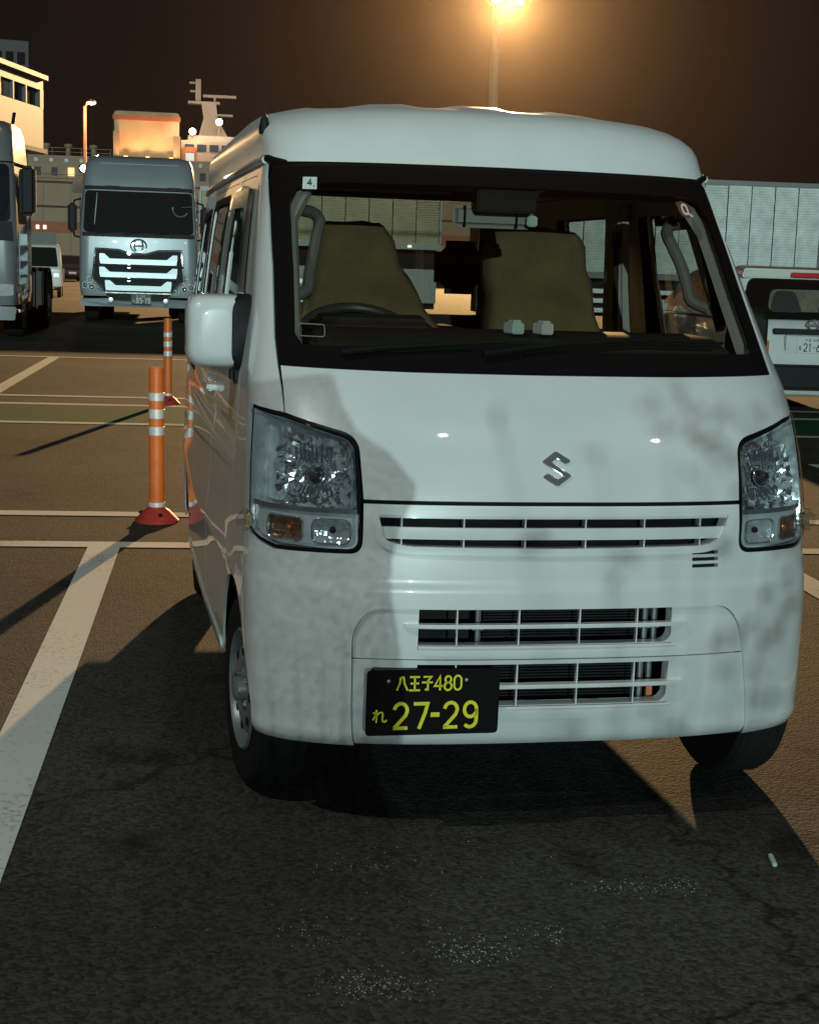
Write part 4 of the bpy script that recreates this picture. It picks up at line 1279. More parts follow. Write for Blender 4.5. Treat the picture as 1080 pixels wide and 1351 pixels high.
# lower body and lamps
curved('front_bumper', rpoly([(-1.22, .36), (1.22, .36), (1.22, .52), (.62, .54), (-.62, .54), (-1.22, .52)], .04), TRUCKGREY, trk, off=.07, thick=.14, bend=.10)
for sg in (1, -1):
    curved('headlight', [(sg * a, b_) for a, b_ in [(.62, .60), (1.16, .64), (1.19, 1.04), (.96, 1.02)]], REFLECTOR, trk, off=.03, bend=.08)
    for (x, z) in ((.80, .72), (.98, .76), (1.02, .92), (1.12, .80)):
        b = MB(); b.lathe([(0, -.02), (.035, -.01), (.06, .012), (.066, .012)], 14, Matrix.Translation((sg * x, -.01 + .05 * (x - .6), z)) @ Matrix.Rotation(R(90), 4, 'X')); b.build('headlight_bulb', CHROME, trk)
    b = MB(); b.lathe([(0, .02), (.05, .014), (.06, 0)], 14, Matrix.Translation((sg * .58, -.055, .50)) @ Matrix.Rotation(R(90), 4, 'X')); b.build('fog_lamp', SILVER, trk)
    # mirrors on arms
    b = MB(); b.box((sg * 1.40, .30, 2.22), (.20, .12, .62)); mm = b.build('door_mirror', BLACKPLASTIC, trk, bevel=.05, segs=3)
    b = MB(); b.span((sg * 1.33, .355, 1.98), (sg * 1.47, .372, 2.46)); b.build('mirror_glass', CHROME, mm)
    b = MB(); b.tube([(sg * 1.22, .35, 2.62), (sg * 1.36, .31, 2.58), (sg * 1.40, .30, 2.4)], .022, 6); b.build('mirror_arm', BLACKPLASTIC, mm); b = MB(); b.tube([(sg * 1.22, .35, 1.80), (sg * 1.36, .31, 1.84), (sg * 1.40, .30, 2.0)], .022, 6); b.build('mirror_arm', BLACKPLASTIC, mm)
    truck_wheel(trk, sg * 1.02, 1.30)
    truck_wheel(trk, sg * .93, 4.9, w=.52)
    b = MB(); b.span((sg * 1.246, .50, 1.95), (sg * 1.256, 1.30, 2.72)); b.build('side_window', DARKWINDOW, trk)
    b = MB(); b.span((sg * .80, .8, .36), (sg * 1.20, .95, .62)); b.build('step', BLACKPLASTIC, trk, bevel=.02)
b = MB(); b.tube([(.88 + .165 * math.cos(a), .04, 2.47 + .165 * math.sin(a)) for a in np.linspace(R(170), R(330), 14)], .018, 6); b.tube([(.90, .04, 2.50), (1.12, .07, 2.52)], .012, 6); b.build('round_mirror', CHROME, trk)
b = MB(); b.tube([(-.87, .075, 2.75), (-.90, .055, 2.40), (-.93, .02, 2.05)], [.006, .012, .008], 6); b.build('glass_reflection_strip', mat('pale painted reflection', (.55, .6, .58), .5), trk)  # pale tube standing in for a reflection in the windscreen
vplate(trk, (.06, -.085, .53), .42, [('8', .24, .06, .14, .26, .045), ('5', .42, .06, .14, .26, .045), ('-', .585, .06, .08, .26, .04), ('1', .68, .06, .12, .26, .045), ('9', .82, .06, .14, .26, .045), ('kana', .05, .10, .12, .14, .02), ('ou', .26, .36, .10, .09, .016), ('1', .42, .36, .06, .09, .016), ('3', .50, .36, .08, .09, .016), ('0', .62, .36, .08, .09, .016)], mat('dull green plate', (.05, .07, .055), .5), PLATEWHITE)
b = MB(); b.span((-.45, .9, .62), (.45, 9.5, .92)); b.build('chassis', DARKMETAL, trk)
b = MB(); b.span((-1.23, 2.6, 1.02), (1.23, 9.6, 3.40)); b.build('cargo_box', TRUCKWHITE, trk, bevel=.03)

# --- truck cut by the left edge of the picture
lt = cabover('heavy_truck', 'grey and white heavy truck partly cut off at the far left, its flank lit orange', (-3.78, 22.55, 0), LOT * -1, TRUCKWHITE)
trk0 = trk
trk = lt
curved('windscreen', rpoly([(-1.16, 1.93), (1.16, 1.93), (1.12, 2.84), (-1.12, 2.84)], .10), DARKWINDOW, lt, off=.060)
curved('windscreen_cowl', rpoly([(-1.20, 1.62), (1.20, 1.62), (1.18, 1.925), (-1.18, 1.925)], .02), BLACKPLASTIC, lt, off=.045)
curved('grille_field', [(-.9, 1.46), (.9, 1.46), (.8, .72), (-.8, .72)], BLACKPLASTIC, lt, off=.02)
curved('front_bumper', rpoly([(-1.22, .34), (1.22, .34), (1.22, .56), (-1.22, .56)], .03), TRUCKWHITE, lt, off=.05, thick=.12)
curved('lamp_strip', rpoly([(.55, .70), (1.20, .74), (1.20, .92), (.62, .90)], .03), REFLECTOR, lt, off=.03)
for sg in (1, -1):
    b = MB(); b.box((sg * 1.42, .18, 2.42), (.26, .16, .80)); mm = b.build('door_mirror', BLACKPLASTIC, lt, bevel=.06, segs=3)
    b = MB(); b.tube([(sg * 1.20, .35, 2.84), (sg * 1.42, .18, 2.78)], .03, 6); b.build('mirror_arm', BLACKPLASTIC, mm)
    b = MB(); b.span((sg * 1.246, .42, 1.90), (sg * 1.258, 1.35, 2.74)); b.build('side_window', DARKWINDOW, lt)
    b = MB(); b.span((sg * 1.246, .40, .92), (sg * 1.262, 1.38, 1.84)); b.build('door_panel', TRUCKWHITE, lt, bevel=.006)
    b = MB(); b.box((sg * 1.262, 1.28, 1.50), (.03, .16, .04)); b.build('door_handle', BLACKPLASTIC, lt, bevel=.008)
    for z in (.45, .72): 
        b = MB(); b.span((sg * .95, .55, z), (sg * 1.24, 1.05, z + .05)); b.build('step', ALU, lt, bevel=.01)
    truck_wheel(lt, sg * 1.02, 1.62); truck_wheel(lt, sg * .93, 5.4, w=.52)
    b = MB(); b.span((sg * .62, 2.65, .42), (sg * 1.20, 4.35, 1.16)); fb = b.build('fuel_tank', ALU, lt, bevel=.06, segs=3)
    for y in (2.95, 4.05):
        b = MB(); b.span((sg * .61, y, .41), (sg * 1.212, y + .06, 1.17)); b.build('tank_strap', DARKMETAL, fb)
    b = MB(); b.tube([(sg * 1.10, 2.40, 1.0), (sg * 1.10, 2.40, 3.2)], .05, 8); b.build('grab_rail', CHROME, lt)
    b = MB(); b.lathe([(0, .05), (.05, .04), (.06, 0)], 12, Matrix.Translation((sg * .9, .40, 3.40))); b.build('roof_marker', emit('warm marker lamp', (1, .72, .35), 3.0), lt)
    b = MB(); b.prism([(0, 0), (.30, .26), (.34, .26), (.10, 0)], lambda p: Vector((sg * 1.08, 1.2 + p[0], 3.50 + p[1])), lambda p: Vector((sg * 1.02, 1.2 + p[0], 3.50 + p[1]))); b.build('roof_fin', BLACKPLASTIC, lt)
b = MB(); b.span((-.45, .9, .62), (.45, 6.6, .92)); b.span((-.5, 4.7, .92), (.5, 6.2, 1.10)); b.build('chassis', DARKMETAL, lt)
for sg in (1, -1):
    b = MB(); b.prism([(-.62 * math.cos(R(a)), .62 * math.sin(R(a))) for a in range(0, 181, 15)] + [(.57 * math.cos(R(a)), .57 * math.sin(R(a))) for a in range(0, 181, 15)], lambda p: Vector((sg * .66, 5.4 + p[0], .55 + p[1])), lambda p: Vector((sg * 1.20, 5.4 + p[0], .55 + p[1]))); b.build('mudguard', BLACKPLASTIC, lt)

# --- ribbed box bodies on the right and behind the van
def ribbed_truck(name, label, loc, rz, length, z0, z1, paint, pitch=.55, lights=False):
    """box truck seen from the flank: local +X along the flank, flank face at y=0"""
    t = thing(name, label, 'truck', loc, rz, 'box trucks parked side-on at the back')
    H = z1 - z0
    npan = int(round(length / pitch)); pw = length / npan
    b = bmesh.new(); nr_ = int(H / .058)
    vs = []
    for i in range(nr_ * 2 + 1):
        z = z0 + H * i / (nr_ * 2); d = .016 if i % 2 else 0.0
        vs.append((b.verts.new((.011, d, z)), b.verts.new((pw - .011, d, z))))
    for i in range(nr_ * 2): b.faces.new((vs[i][0], vs[i][1], vs[i+1][1], vs[i+1][0]))
    me = bpy.data.meshes.new('side_panel'); b.to_mesh(me); b.free(); me.materials.append(paint)
    for i in range(npan):
        o = link('side_panel', me, None, t); o.location = (i * pw, random.uniform(-.004, .004), 0); o.rotation_euler = (random.uniform(-.006, .006), 0, random.uniform(-.006, .006))
    b = MB(); b.span((0, .03, z0), (length, 2.40, z1)); b.build('cargo_box', DARKMETAL, t)
    b = MB(); b.span((-.03, -.02, z1 - .01), (length + .03, 2.42, z1 + .10)); b.span((-.03, -.02, z0 - .14), (length + .03, .06, z0 + .005)); b.span((length, -.02, z0), (length + .05, .06, z1)); b.span((-.05, -.02, z0), (0, .06, z1))
    b.build('box_frame', TRUCKWHITE, t, bevel=.01)
    b = MB()
    for z in (.50, .72, .94): b.span((1.6, .06, z), (length - 2.6, .10, z + .10))
    b.build('side_guard', ALU, t, bevel=.01)
    b = MB(); b.span((0, .5, .40), (length, 1.9, z0)); b.build('chassis', DARKMETAL, t)
    if lights:
        for k in range(4):
            b = MB(); b.span((length * k / 4 + .02, .10, .55), (length * (k + 1) / 4 - .02, .14, 1.35)); b.build('side_skirt', TRUCKWHITE, t, bevel=.01)
    for x in (.9, length - 1.0, length - 2.05):
        o = bpy.data.objects.new('wheel', None); col.objects.link(o); o.parent = t; o.location = (x, .22, .48)
        M = Matrix.Rotation(R(90), 4, 'X')
        b = MB(); b.lathe([(.28, -.14), (.44, -.145), (.47, -.12), (.48, -.09), (.48, .09), (.47, .12), (.44, .145), (.28, .14)], 28, M); b.build('tyre', RUBBER, o)
        b = MB(); b.lathe([(.28, .14), (.20, .05), (.16, .11), (0, .12)], 20, M); b.build('rim', STEEL, o)
    for k in range(int(length / 1.4)):
        b = MB(); b.box((.7 + 1.4 * k, -.03, z0 - .07), (.09, .03, .05)); b.build('side_marker', emit('warm marker lamp', (1, .72, .35), 3.0) if lights else AMBER, t)
    if lights:
        for k in range(4):
            b = MB(); b.lathe([(0, .03), (.035, .02), (.045, 0)], 10, Matrix.Translation((.62, -.03, z0 + .15 + .28 * k)) @ Matrix.Rotation(R(90), 4, 'X')); b.build('strip_lamp', emit('white strip lamp', (.85, 1, .95), 9.0), t)
    return t
ribbed_truck('box_truck', 'long silver box truck with a ribbed flank filling the right background', (7.35, 31.1, 0), R(-4.1), 7.85, 1.42, 3.50, RIBBED)
ribbed_truck('box_truck', 'ribbed cream box truck parked behind the van, seen through its windows', (1.05, 33.3, 0), R(-4.1), 5.6, 1.95, 3.0, mat('cream ribbed sheet', (.62, .52, .36), .5, var=.2, vscale=2), lights=True)

# ================================================================== CARS
def body_from_profile(name, m, parent, prof, wfun, nin=3, smooth=True, ang=30):
    """side outline (y, z) swept across the car; wfun(z, y) half width; edges rounded"""
    prof = densify(prof, .09)
    cz = sum(p[1] for p in prof) / len(prof); cy_ = sum(p[0] for p in prof) / len(prof)
    rings = []
    for f, sh in ((-1.0, .90), (-.985, .955), (-.94, .985), (-.86, 1.0), (-.5, 1.0), (0, 1.0), (.5, 1.0), (.86, 1.0), (.94, .985), (.985, .955), (1.0, .90)):
        rings.append([Vector((f * wfun(z, y), cy_ + (y - cy_) * (1 - (1 - sh) * .45), cz + (z - cz) * sh)) for y, z in prof])
    b = MB(); n_ = len(prof); vs = [v for r_ in rings for v in r_]; fs = []
    for i in range(len(rings) - 1):
        for k in range(n_): fs.append((i*n_ + k, i*n_ + (k+1) % n_, (i+1)*n_ + (k+1) % n_, (i+1)*n_ + k))
    b._add(vs, fs)
    for i, rv in ((0, True), (len(rings) - 1, False)):
        r_ = rings[i]
        bv = [b.b.verts.new(v) for v in r_]
        f = b.b.faces.new(bv); bmesh.ops.triangulate(b.b, faces=[f])
    return b.build(name, m, parent, ang=ang)

CARWHITE = mat('white hatchback paint', (.72, .72, .70), .3, var=.05, coat=1.0)
def hatchback(loc, rz):
    """rear of the car at local y=0, nose towards +Y"""
    t = thing('hatchback_car', 'white hatchback seen from behind at the right edge, red brake light on its roof spoiler', 'car', loc, rz)
    W = .845
    def wf(z, y): return W * (1 - .02 * max(0, .55 - z)) if z < .95 else W - .24 * (z - .95)
    low = rpoly([(.05, .24), (.02, .45), (.0, .62), (.06, .92), (.14, 1.00), (1.0, 1.0), (2.75, .98), (3.55, .86), (3.95, .70), (4.08, .45), (4.05, .22)], [.05, .05, .1, .05, .03, .05, .05, .2, .1, .1, .05])
    def arches(p):  # cut the wheel arches out of the lower edge
        return p
    lower = low[:-0 or None]
    arc = []
    for ax in (3.28, .72):
        arc += [(ax + .34 * math.cos(R(a)), .26 + .36 * math.sin(R(a))) for a in range(0, 181, 15)]
    lower = low + arc
    body_from_profile('car_body', CARWHITE, t, lower, wf)
    top = rpoly([(.16, .985), (.30, 1.42), (.46, 1.49), (1.3, 1.53), (2.05, 1.47), (2.95, .99)], [.03, .06, .1, .2, .2, .05])
    body_from_profile('cabin', CARWHITE, t, top, lambda z, y: W - .015 - .26 * (z - .95))
    # hatch glass: opaque black; a plate painted as the lit cabin lies on it
    def hy(z): return .16 + (z - .985) * .32
    def HP(x, z, d): return Vector((x, hy(z) - d, z))
    def hplate(name, pts, m, d, th=.02):
        b = MB(); b.prism(pts, lambda p: HP(p[0], p[1], d), lambda p: HP(p[0], p[1], d - th)); return b.build(name, m, t)
    hplate('hatch_glass', rpoly([(-.74, 1.00), (.74, 1.00), (.62, 1.40), (-.62, 1.40)], .06), GLOSSBLACK, .012, .015)
    hplate('painted_cabin_view', rpoly([(-.44, 1.08), (.40, 1.08), (.36, 1.30), (-.40, 1.30)], .08), mat('painted lit cabin', (.15, .125, .085), .5, var=.6, vscale=6), .016, .003)
    for x in (-.25, .25):
        b = MB(); b.prism(rpoly([(x - .17, 1.072), (x + .17, 1.072), (x + .13, 1.20), (x + .10, 1.285), (x - .10, 1.285), (x - .13, 1.20)], .05), lambda p: HP(p[0], p[1], .022), lambda p: HP(p[0], p[1], .012)); b.build('head_restraint', DARKCLOTH, t)
    b = MB(); b.prism(rpoly([(-.70, 1.405), (.70, 1.405), (.68, 1.50), (-.68, 1.50)], .03), lambda p: Vector((p[0], .20 + (p[0] ** 2) * .10, p[1])), lambda p: Vector((p[0], .52, p[1] + .03))); b.build('roof_spoiler', CARWHITE, t, bevel=.012)
    b = MB(); b.span((-.20, .185, 1.425), (.20, .205, 1.472)); b.build('brake_light', mat('red brake light lens', (.60, .012, .012), .3), t, bevel=.006)  # plain red lens colour, no emission
    for sg in (1, -1):
        b = MB(); b.prism(rpoly([(.60, .70), (.83, .72), (.815, 1.02), (.76, 1.10), (.70, 1.02), (.68, .86)], .04), lambda p: Vector((sg * p[0], hy(max(.985, p[1])) * (1 if p[1] > .985 else .55) - .055 + .20 * max(0, p[0] - .66), p[1])), lambda p: Vector((sg * p[0], .26, p[1]))); b.build('tail_lamp', mat('smoked red tail lamp', (.10, .01, .01), .12, coat=1), t)
        b = MB(); b.box((sg * .96, 2.33, 1.05), (.20, .11, .15)); b.build('door_mirror', CARWHITE, t, bevel=.035, segs=3)
        # side glass
        for pts in ([(.62, 1.03), (.66, 1.36), (1.22, 1.42), (1.26, 1.03)], [(1.34, 1.03), (1.31, 1.42), (1.86, 1.40), (2.35, 1.10), (2.40, 1.03)]):
            def SX(p, d): return Vector((sg * (W - .015 - .26 * (p[1] - .95) + d), p[0], p[1]))
            b = MB(); b.prism(rpoly(pts, .04), lambda p: SX(p, .004), lambda p: SX(p, -.02)); b.build('side_window', DARKWINDOW, t)
        for y in (1.22, 2.05):
            b = MB(); b.box((sg * .850, y, .86), (.03, .16, .035)); b.build('door_handle', CHROME, t, bevel=.008)
        for y in (1.30, 2.36):
            b = MB(); b.span((sg * .842, y, .32), (sg * .8475, y + .008, .99)); b.build('door_seam', SEAL, t)
        for y in (.72, 3.28):
            o = bpy.data.objects.new('wheel', None); col.objects.link(o); o.parent = t; o.location = (sg * .75, y, .30)
            M = Matrix.Rotation(R(90), 4, 'Y')
            b = MB(); b.lathe([(.19, -.09), (.28, -.09), (.30, -.06), (.30, .06), (.28, .09), (.19, .09)], 28, M); b.build('tyre', RUBBER, o)
            b = MB(); b.lathe([(.19, sg * .085), (.17, sg * .06), (.06, sg * .07), (0, sg * .075)], 20, M); b.build('rim', STEEL, o)
    b = MB(); b.span((-.80, -.03, .30), (.80, .10, .56)); b.build('rear_bumper', BLACKPLASTIC, t, bevel=.03, segs=3)
    b = MB(); b.span((-.42, .010, .855), (.42, .06, .915)); b.build('hatch_handle', BLACKPLASTIC, t, bevel=.01)
    b = MB(); b.span((-.30, .002, .66), (.30, .03, .855)); b.build('plate_recess', CARWHITE, t, bevel=.015)
    Mb = Matrix.Translation((0, .035, .955)) @ Matrix.Rotation(R(90), 4, 'X')
    b = MB(); b.tube([Mb @ Vector((.058 * math.cos(a), .050 * math.sin(a), 0)) for a in np.linspace(0, 2 * math.pi, 24, endpoint=False)], .008, 6, closed=True); b.box((0, .035, .955), (.145, .018, .024)); b.build('emblem', CHROME, t)
    vplate(t, (-.01, -.002, .755), .330, [('kana', .05, .09, .09, .14, .02), ('2', .20, .06, .13, .24, .035), ('1', .35, .06, .11, .24, .035), ('-', .50, .06, .08, .24, .03), ('6', .61, .06, .13, .24, .035), ('7', .77, .06, .13, .24, .035), ('hachi', .24, .36, .09, .09, .014), ('ou', .35, .36, .09, .09, .014), ('4', .50, .36, .07, .09, .014), ('8', .60, .36, .07, .09, .014), ('0', .70, .36, .07, .09, .014)], PLATEWHITE, PLATEGREEN)
    return t
hb = hatchback((5.86, 10.95, 0), -LOT)

# small vehicles far away by the ferry
def kei_truck(loc, rz):
    t = thing('light_truck', 'small white light truck parked far back beside the left truck', 'truck', loc, rz)
    body_from_profile('cab', CARWHITE, t, rpoly([(0, .35), (0, .95), (.35, 1.75), (1.25, 1.78), (1.30, .35)], [.05, .08, .1, .1, .05]), lambda z, y: .72 - .12 * max(0, z - 1))
    b = MB(); b.prism(rpoly([(-.60, 1.02), (.60, 1.02), (.52, 1.66), (-.52, 1.66)], .06), lambda p: Vector((p[0], .015 + (p[1] - .95) * .43 - .02, p[1])), lambda p: Vector((p[0], .06 + (p[1] - .95) * .43, p[1]))); b.build('windscreen', DARKWINDOW, t)
    b = MB(); b.span((-.72, 1.35, .60), (.72, 3.2, .66)); b.span((-.72, 1.35, .66), (-.68, 3.2, .95)); b.span((.68, 1.35, .66), (.72, 3.2, .95)); b.build('cargo_bed', CARWHITE, t)
    for sg in (1, -1):
        b = MB(); b.span((sg * .42, -.015, .66), (sg * .66, .05, .84)); b.build('headlight', REFLECTOR, t, bevel=.03)
        for y in (.55, 2.5):
            b = MB(); b.lathe([(0, -.07), (.27, -.07), (.27, .07), (0, .07)], 18, Matrix.Translation((sg * .62, y, .27)) @ Matrix.Rotation(R(90), 4, 'Y')); b.build('wheel', RUBBER, t)
    return t
kei_truck((-3.30, 50.0, 0), 0)
dk = thing('parked_car', 'small dark car parked far off in front of the ferry', 'car', (-2.95, 83.5, 0), R(8))
body_from_profile('car_body', mat('dark car paint', (.02, .02, .024), .25, coat=1), dk, rpoly([(0, .25), (0, .75), (.9, .95), (1.5, 1.42), (3.0, 1.45), (3.9, .95), (4.1, .25)], [.05, .15, .2, .2, .2, .2, .05]), lambda z, y: .86 - .22 * max(0, z - .85))
b = MB(); b.prism(rpoly([(-.66, .98), (.66, .98), (.54, 1.36), (-.54, 1.36)], .06), lambda p: Vector((p[0], .95 + (p[1] - .98) * 1.25 - .05, p[1])), lambda p: Vector((p[0], 1.05 + (p[1] - .98) * 1.25, p[1]))); b.build('windscreen', DARKWINDOW, dk)
for sg in (1, -1):
    b = MB(); b.span((sg * .52, -.02, .58), (sg * .80, .05, .72)); b.build('headlight', SILVER, dk, bevel=.03)
    for y in (.8, 3.3):
        b = MB(); b.lathe([(0, -.1), (.31, -.1), (.31, .1), (0, .1)], 18, Matrix.Translation((sg * .74, y, .31)) @ Matrix.Rotation(R(90), 4, 'Y')); b.build('wheel', RUBBER, dk)
b = MB(); b.span((-.2, -.03, .42), (.2, .02, .54)); b.build('number_plate', PLATEWHITE, dk)
cn = thing('traffic_cone', 'small red traffic cone far away beside the little white truck', 'cone', (-3.08, 62.0, 0))
b = MB(); b.span((-.19, -.19, 0), (.19, .19, .035)); b.build('cone_base', BLACKPLASTIC, cn)
b = MB(); b.lathe([(.14, .03), (.03, .70), (0, .71)], 16); b.build('cone_body', REDBASE, cn)
b = MB(); b.lathe([(.108, .26), (.082, .42)], 16); b.build('cone_band', REFLBAND, cn)

# ================================================================== TERMINAL, FERRY, TOWER
def frame(ax):
    d = Vector((ax[0], ax[1], 0)).normalized(); return d
# terminal wing on columns: facade runs from A (far corner) to B (near, outside the frame)
A_, B_ = Vector((-2.93, 44.0, 0)), Vector((-10.4, 18.0, 0))
tw = thing('terminal_building', 'off-white raised terminal wing with a strip of windows at the upper left', 'building', A_, 0)
d = (B_ - A_).normalized(); nrm = Vector((-d.y, d.x, 0))          # along facade; outward towards the lot
if nrm.x < 0: nrm = -nrm
Lw = (B_ - A_).length
def TW(a, o, z): return d * a + nrm * o + Vector((0, 0, z))
def slab(name, a0, a1, o0, o1, z0, z1, m, parent):
    b = MB(); b.prism([(a0, o0), (a1, o0), (a1, o1), (a0, o1)], lambda p: TW(p[0], p[1], z0), lambda p: TW(p[0], p[1], z1)); return b.build(name, m, parent)
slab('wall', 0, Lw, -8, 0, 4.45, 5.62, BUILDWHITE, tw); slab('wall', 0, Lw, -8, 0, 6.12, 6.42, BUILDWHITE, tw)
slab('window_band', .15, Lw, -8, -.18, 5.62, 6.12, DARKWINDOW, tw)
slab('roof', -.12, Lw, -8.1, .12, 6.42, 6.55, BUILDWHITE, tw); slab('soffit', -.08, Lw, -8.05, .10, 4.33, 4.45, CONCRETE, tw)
slab('end_wall', -.02, .28, -8.0, .004, 5.60, 6.14, BUILDWHITE, tw)
k = 0
a = .5
while a < Lw - 1:
    w = slab('window', a, a + .92, -.17, -.10, 5.66, 6.08, DARKWINDOW if k % 4 != 2 else mat('painted lit window', (.40, .38, .33), .4), tw)  # some panes painted pale to look lit
    slab('window_frame', a + .93, a + 1.02, -.17, .005, 5.62, 6.12, BUILDWHITE, tw)
    a += 1.06; k += 1
for a in (1.5, 8, 15, 22): slab('column', a, a + .6, -2.4, -1.8, 0, 4.33, CONCRETE, tw)

tower = thing('tower_block', 'dark high-rise block faint against the night sky at the top left', 'building', (-15.5, 232, 0), R(8))
b = MB(); b.span((-5.2, 0, 0), (3.3, 10, 31.6)); b.span((-5.0, 1, 31.6), (-1.5, 8, 33.4)); b.build('tower_wall', mat('dark tower wall', (.12, .11, .11), .8, var=.15), tower)
for i in range(5):
    for j in range(9):
        b = MB(); b.span((-4.7 + i * 1.6, -.15, 3.5 + j * 3.1), (-3.6 + i * 1.6, .02, 5.2 + j * 3.1)); b.build('window', DARKWINDOW, tower)

ferry = thing('ferry', 'cream car ferry with an orange band, floodlit funnel and radar mast, moored across the background', 'ship', (0, 204, 0), R(-2))
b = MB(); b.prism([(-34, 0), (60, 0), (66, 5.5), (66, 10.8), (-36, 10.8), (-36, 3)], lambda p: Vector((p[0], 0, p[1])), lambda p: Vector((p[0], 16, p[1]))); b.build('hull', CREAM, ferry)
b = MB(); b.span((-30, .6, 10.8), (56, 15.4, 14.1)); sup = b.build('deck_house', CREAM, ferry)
b = MB(); b.span((-36, -.10, 4.3), (66, .05, 5.7)); b.build('orange_band', RUSTORANGE, ferry)
for z in (7.6, 10.7):
    b = MB(); b.tube([(-36, -.12, z), (66, -.12, z)], .14, 6); b.build('rubbing_strake', mat('dark brown strake', (.14, .06, .04), .6), ferry)
for k in range(26):
    b = MB(); b.span((-12.4 + k * 2.1, -.10 + .6, 11.55), (-11.6 + k * 2.1, .62, 12.6)); b.build('window', WARMWINDOW if k in (3, 9, 15) else DARKWINDOW, ferry)
for k in range(30):
    b = MB(); b.lathe([(0, .1), (.28, .1), (.32, 0)], 12, Matrix.Translation((-12 + k * 1.9, .56, 13.5)) @ Matrix.Rotation(R(90), 4, 'X')); b.build('porthole', mat('brown window', (.12, .08, .06), .3), ferry)
for k in range(4):
    b = MB(); b.span((-11 + k * .9, -.18, 4.7), (-10.6 + k * .9, -.02, 5.2)); b.build('hull_lamp', emit('pink white lamp', (1, .75, .7), 2.0), ferry) if k in (1, 2) else b.b.free()
# ramp gate with a dark recess, seen between the trucks
b = MB(); b.span((-11.6, -.15, .5), (-7.6, -.05, 4.2)); b.build('ramp_gate', mat('grey ramp gate', (.20, .19, .18), .6, var=.2), ferry)
# railings, ventilators and a lifeboat on the open decks
for z0 in (14.1, 10.8):
    b = MB()
    for h in (.45, .95): b.tube([(-30, .3, z0 + h), (-.6, .3, z0 + h)], .035, 4)
    for k in range(17): b.tube([(-30 + k * 1.83, .3, z0), (-30 + k * 1.83, .3, z0 + .95)], .035, 4)
    tag(b.build('railing', mat('weathered rail paint', (.30, .24, .18), .6), ferry), kind='stuff')
for x in (-9.0, -6.2, -3.0):
    b = MB(); b.lathe([(.32, 14.1), (.32, 15.2), (.55, 15.35), (.55, 15.7), (0, 15.8)], 12, Matrix.Translation((x, 3.0, 0))); b.build('ventilator', CREAM, ferry)
for k in range(14):
    b = MB(); b.span((-12.6 + k * 3.4, -.03, .3), (-12.5 + k * 3.4, .02, 10.7)); b.build('hull_seam', mat('hull plate seam', (.25, .16, .10), .7), ferry)
# funnel house, floodlit orange
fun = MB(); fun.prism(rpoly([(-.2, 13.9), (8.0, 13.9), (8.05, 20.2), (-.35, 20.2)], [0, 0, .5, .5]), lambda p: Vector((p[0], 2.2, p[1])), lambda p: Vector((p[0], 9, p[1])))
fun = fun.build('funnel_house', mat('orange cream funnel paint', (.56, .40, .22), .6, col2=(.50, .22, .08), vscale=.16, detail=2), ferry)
b = MB(); b.span((-.5, 1.9, 19.1), (8.2, 2.3, 19.7)); b.build('funnel_cornice', RUSTORANGE, fun)
b = MB(); b.span((-.4, 1.2, 13.9), (.35, 2.3, 17.6)); b.span((7.3, 1.2, 13.9), (8.2, 2.3, 17.2)); b.build('funnel_buttress', CREAM, fun)
for x in (1.2, 4.0, 7.0):
    b = MB(); b.box((x, .9, 14.25), (.5, .3, .3)); b.build('flood_lamp', emit('orange flood lamp', (1, .55, .18), 6.0), fun)
    ld = bpy.data.lights.new('funnel_flood', 'SPOT'); ld.energy = 1300; ld.color = (1, .60, .26); ld.spot_size = R(95); ld.spot_blend = .8; ld.shadow_soft_size = .3
    lo = bpy.data.objects.new('funnel_flood', ld); col.objects.link(lo); lo.parent = ferry; lo.location = (x, -.6, 13.4)
    lo.rotation_euler = Vector((0, .55, 1)).to_track_quat('-Z', 'Y').to_euler()
# bridge and radar mast
b = MB(); b.span((8.3, 3, 13.9), (30, 12, 16.9)); b.span((9.2, 3.6, 16.9), (28, 11, 17.6)); b.build('bridge_house', CREAM, ferry)
for k in range(8):
    b = MB(); b.span((8.8 + k * 1.6, 2.9, 15.5), (10.0 + k * 1.6, 3.05, 16.4)); b.build('window', DARKWINDOW, ferry)
b = MB(); b.span((8.5, 2.6, 13.9), (10.3, 3.1, 16.0)); b.build('door_surround', RUSTORANGE, ferry); b = MB(); b.span((8.9, 2.5, 13.9), (10.0, 2.65, 15.2)); b.build('door', mat('pale blue door', (.5, .6, .66), .5), ferry)
b = MB()
b.prism([(10.6, 17.6), (14.6, 17.6), (13.2, 20.0), (12.9, 22.0), (11.0, 22.0), (11.3, 20.2)], lambda p: Vector((p[0], 6.6, p[1])), lambda p: Vector((p[0], 8.2, p[1])))
b.span((9.2, 6.6, 22.0), (13.4, 8.2, 22.3)); b.span((12.5, 6.9, 20.5), (15.2, 7.9, 20.75)); b.span((10.2, 7, 22.3), (10.9, 7.7, 25.2)); b.span((9.4, 7.2, 24.6), (10.9, 7.5, 24.85)); b.span((9.5, 7.2, 23.5), (10.9, 7.5, 23.75))
b.span((12.6, 7.1, 22.3), (12.9, 7.4, 22.9)); b.span((11.2, 7.1, 22.9), (15.6, 7.4, 23.25)); b.build('radar_mast', CREAM, ferry)
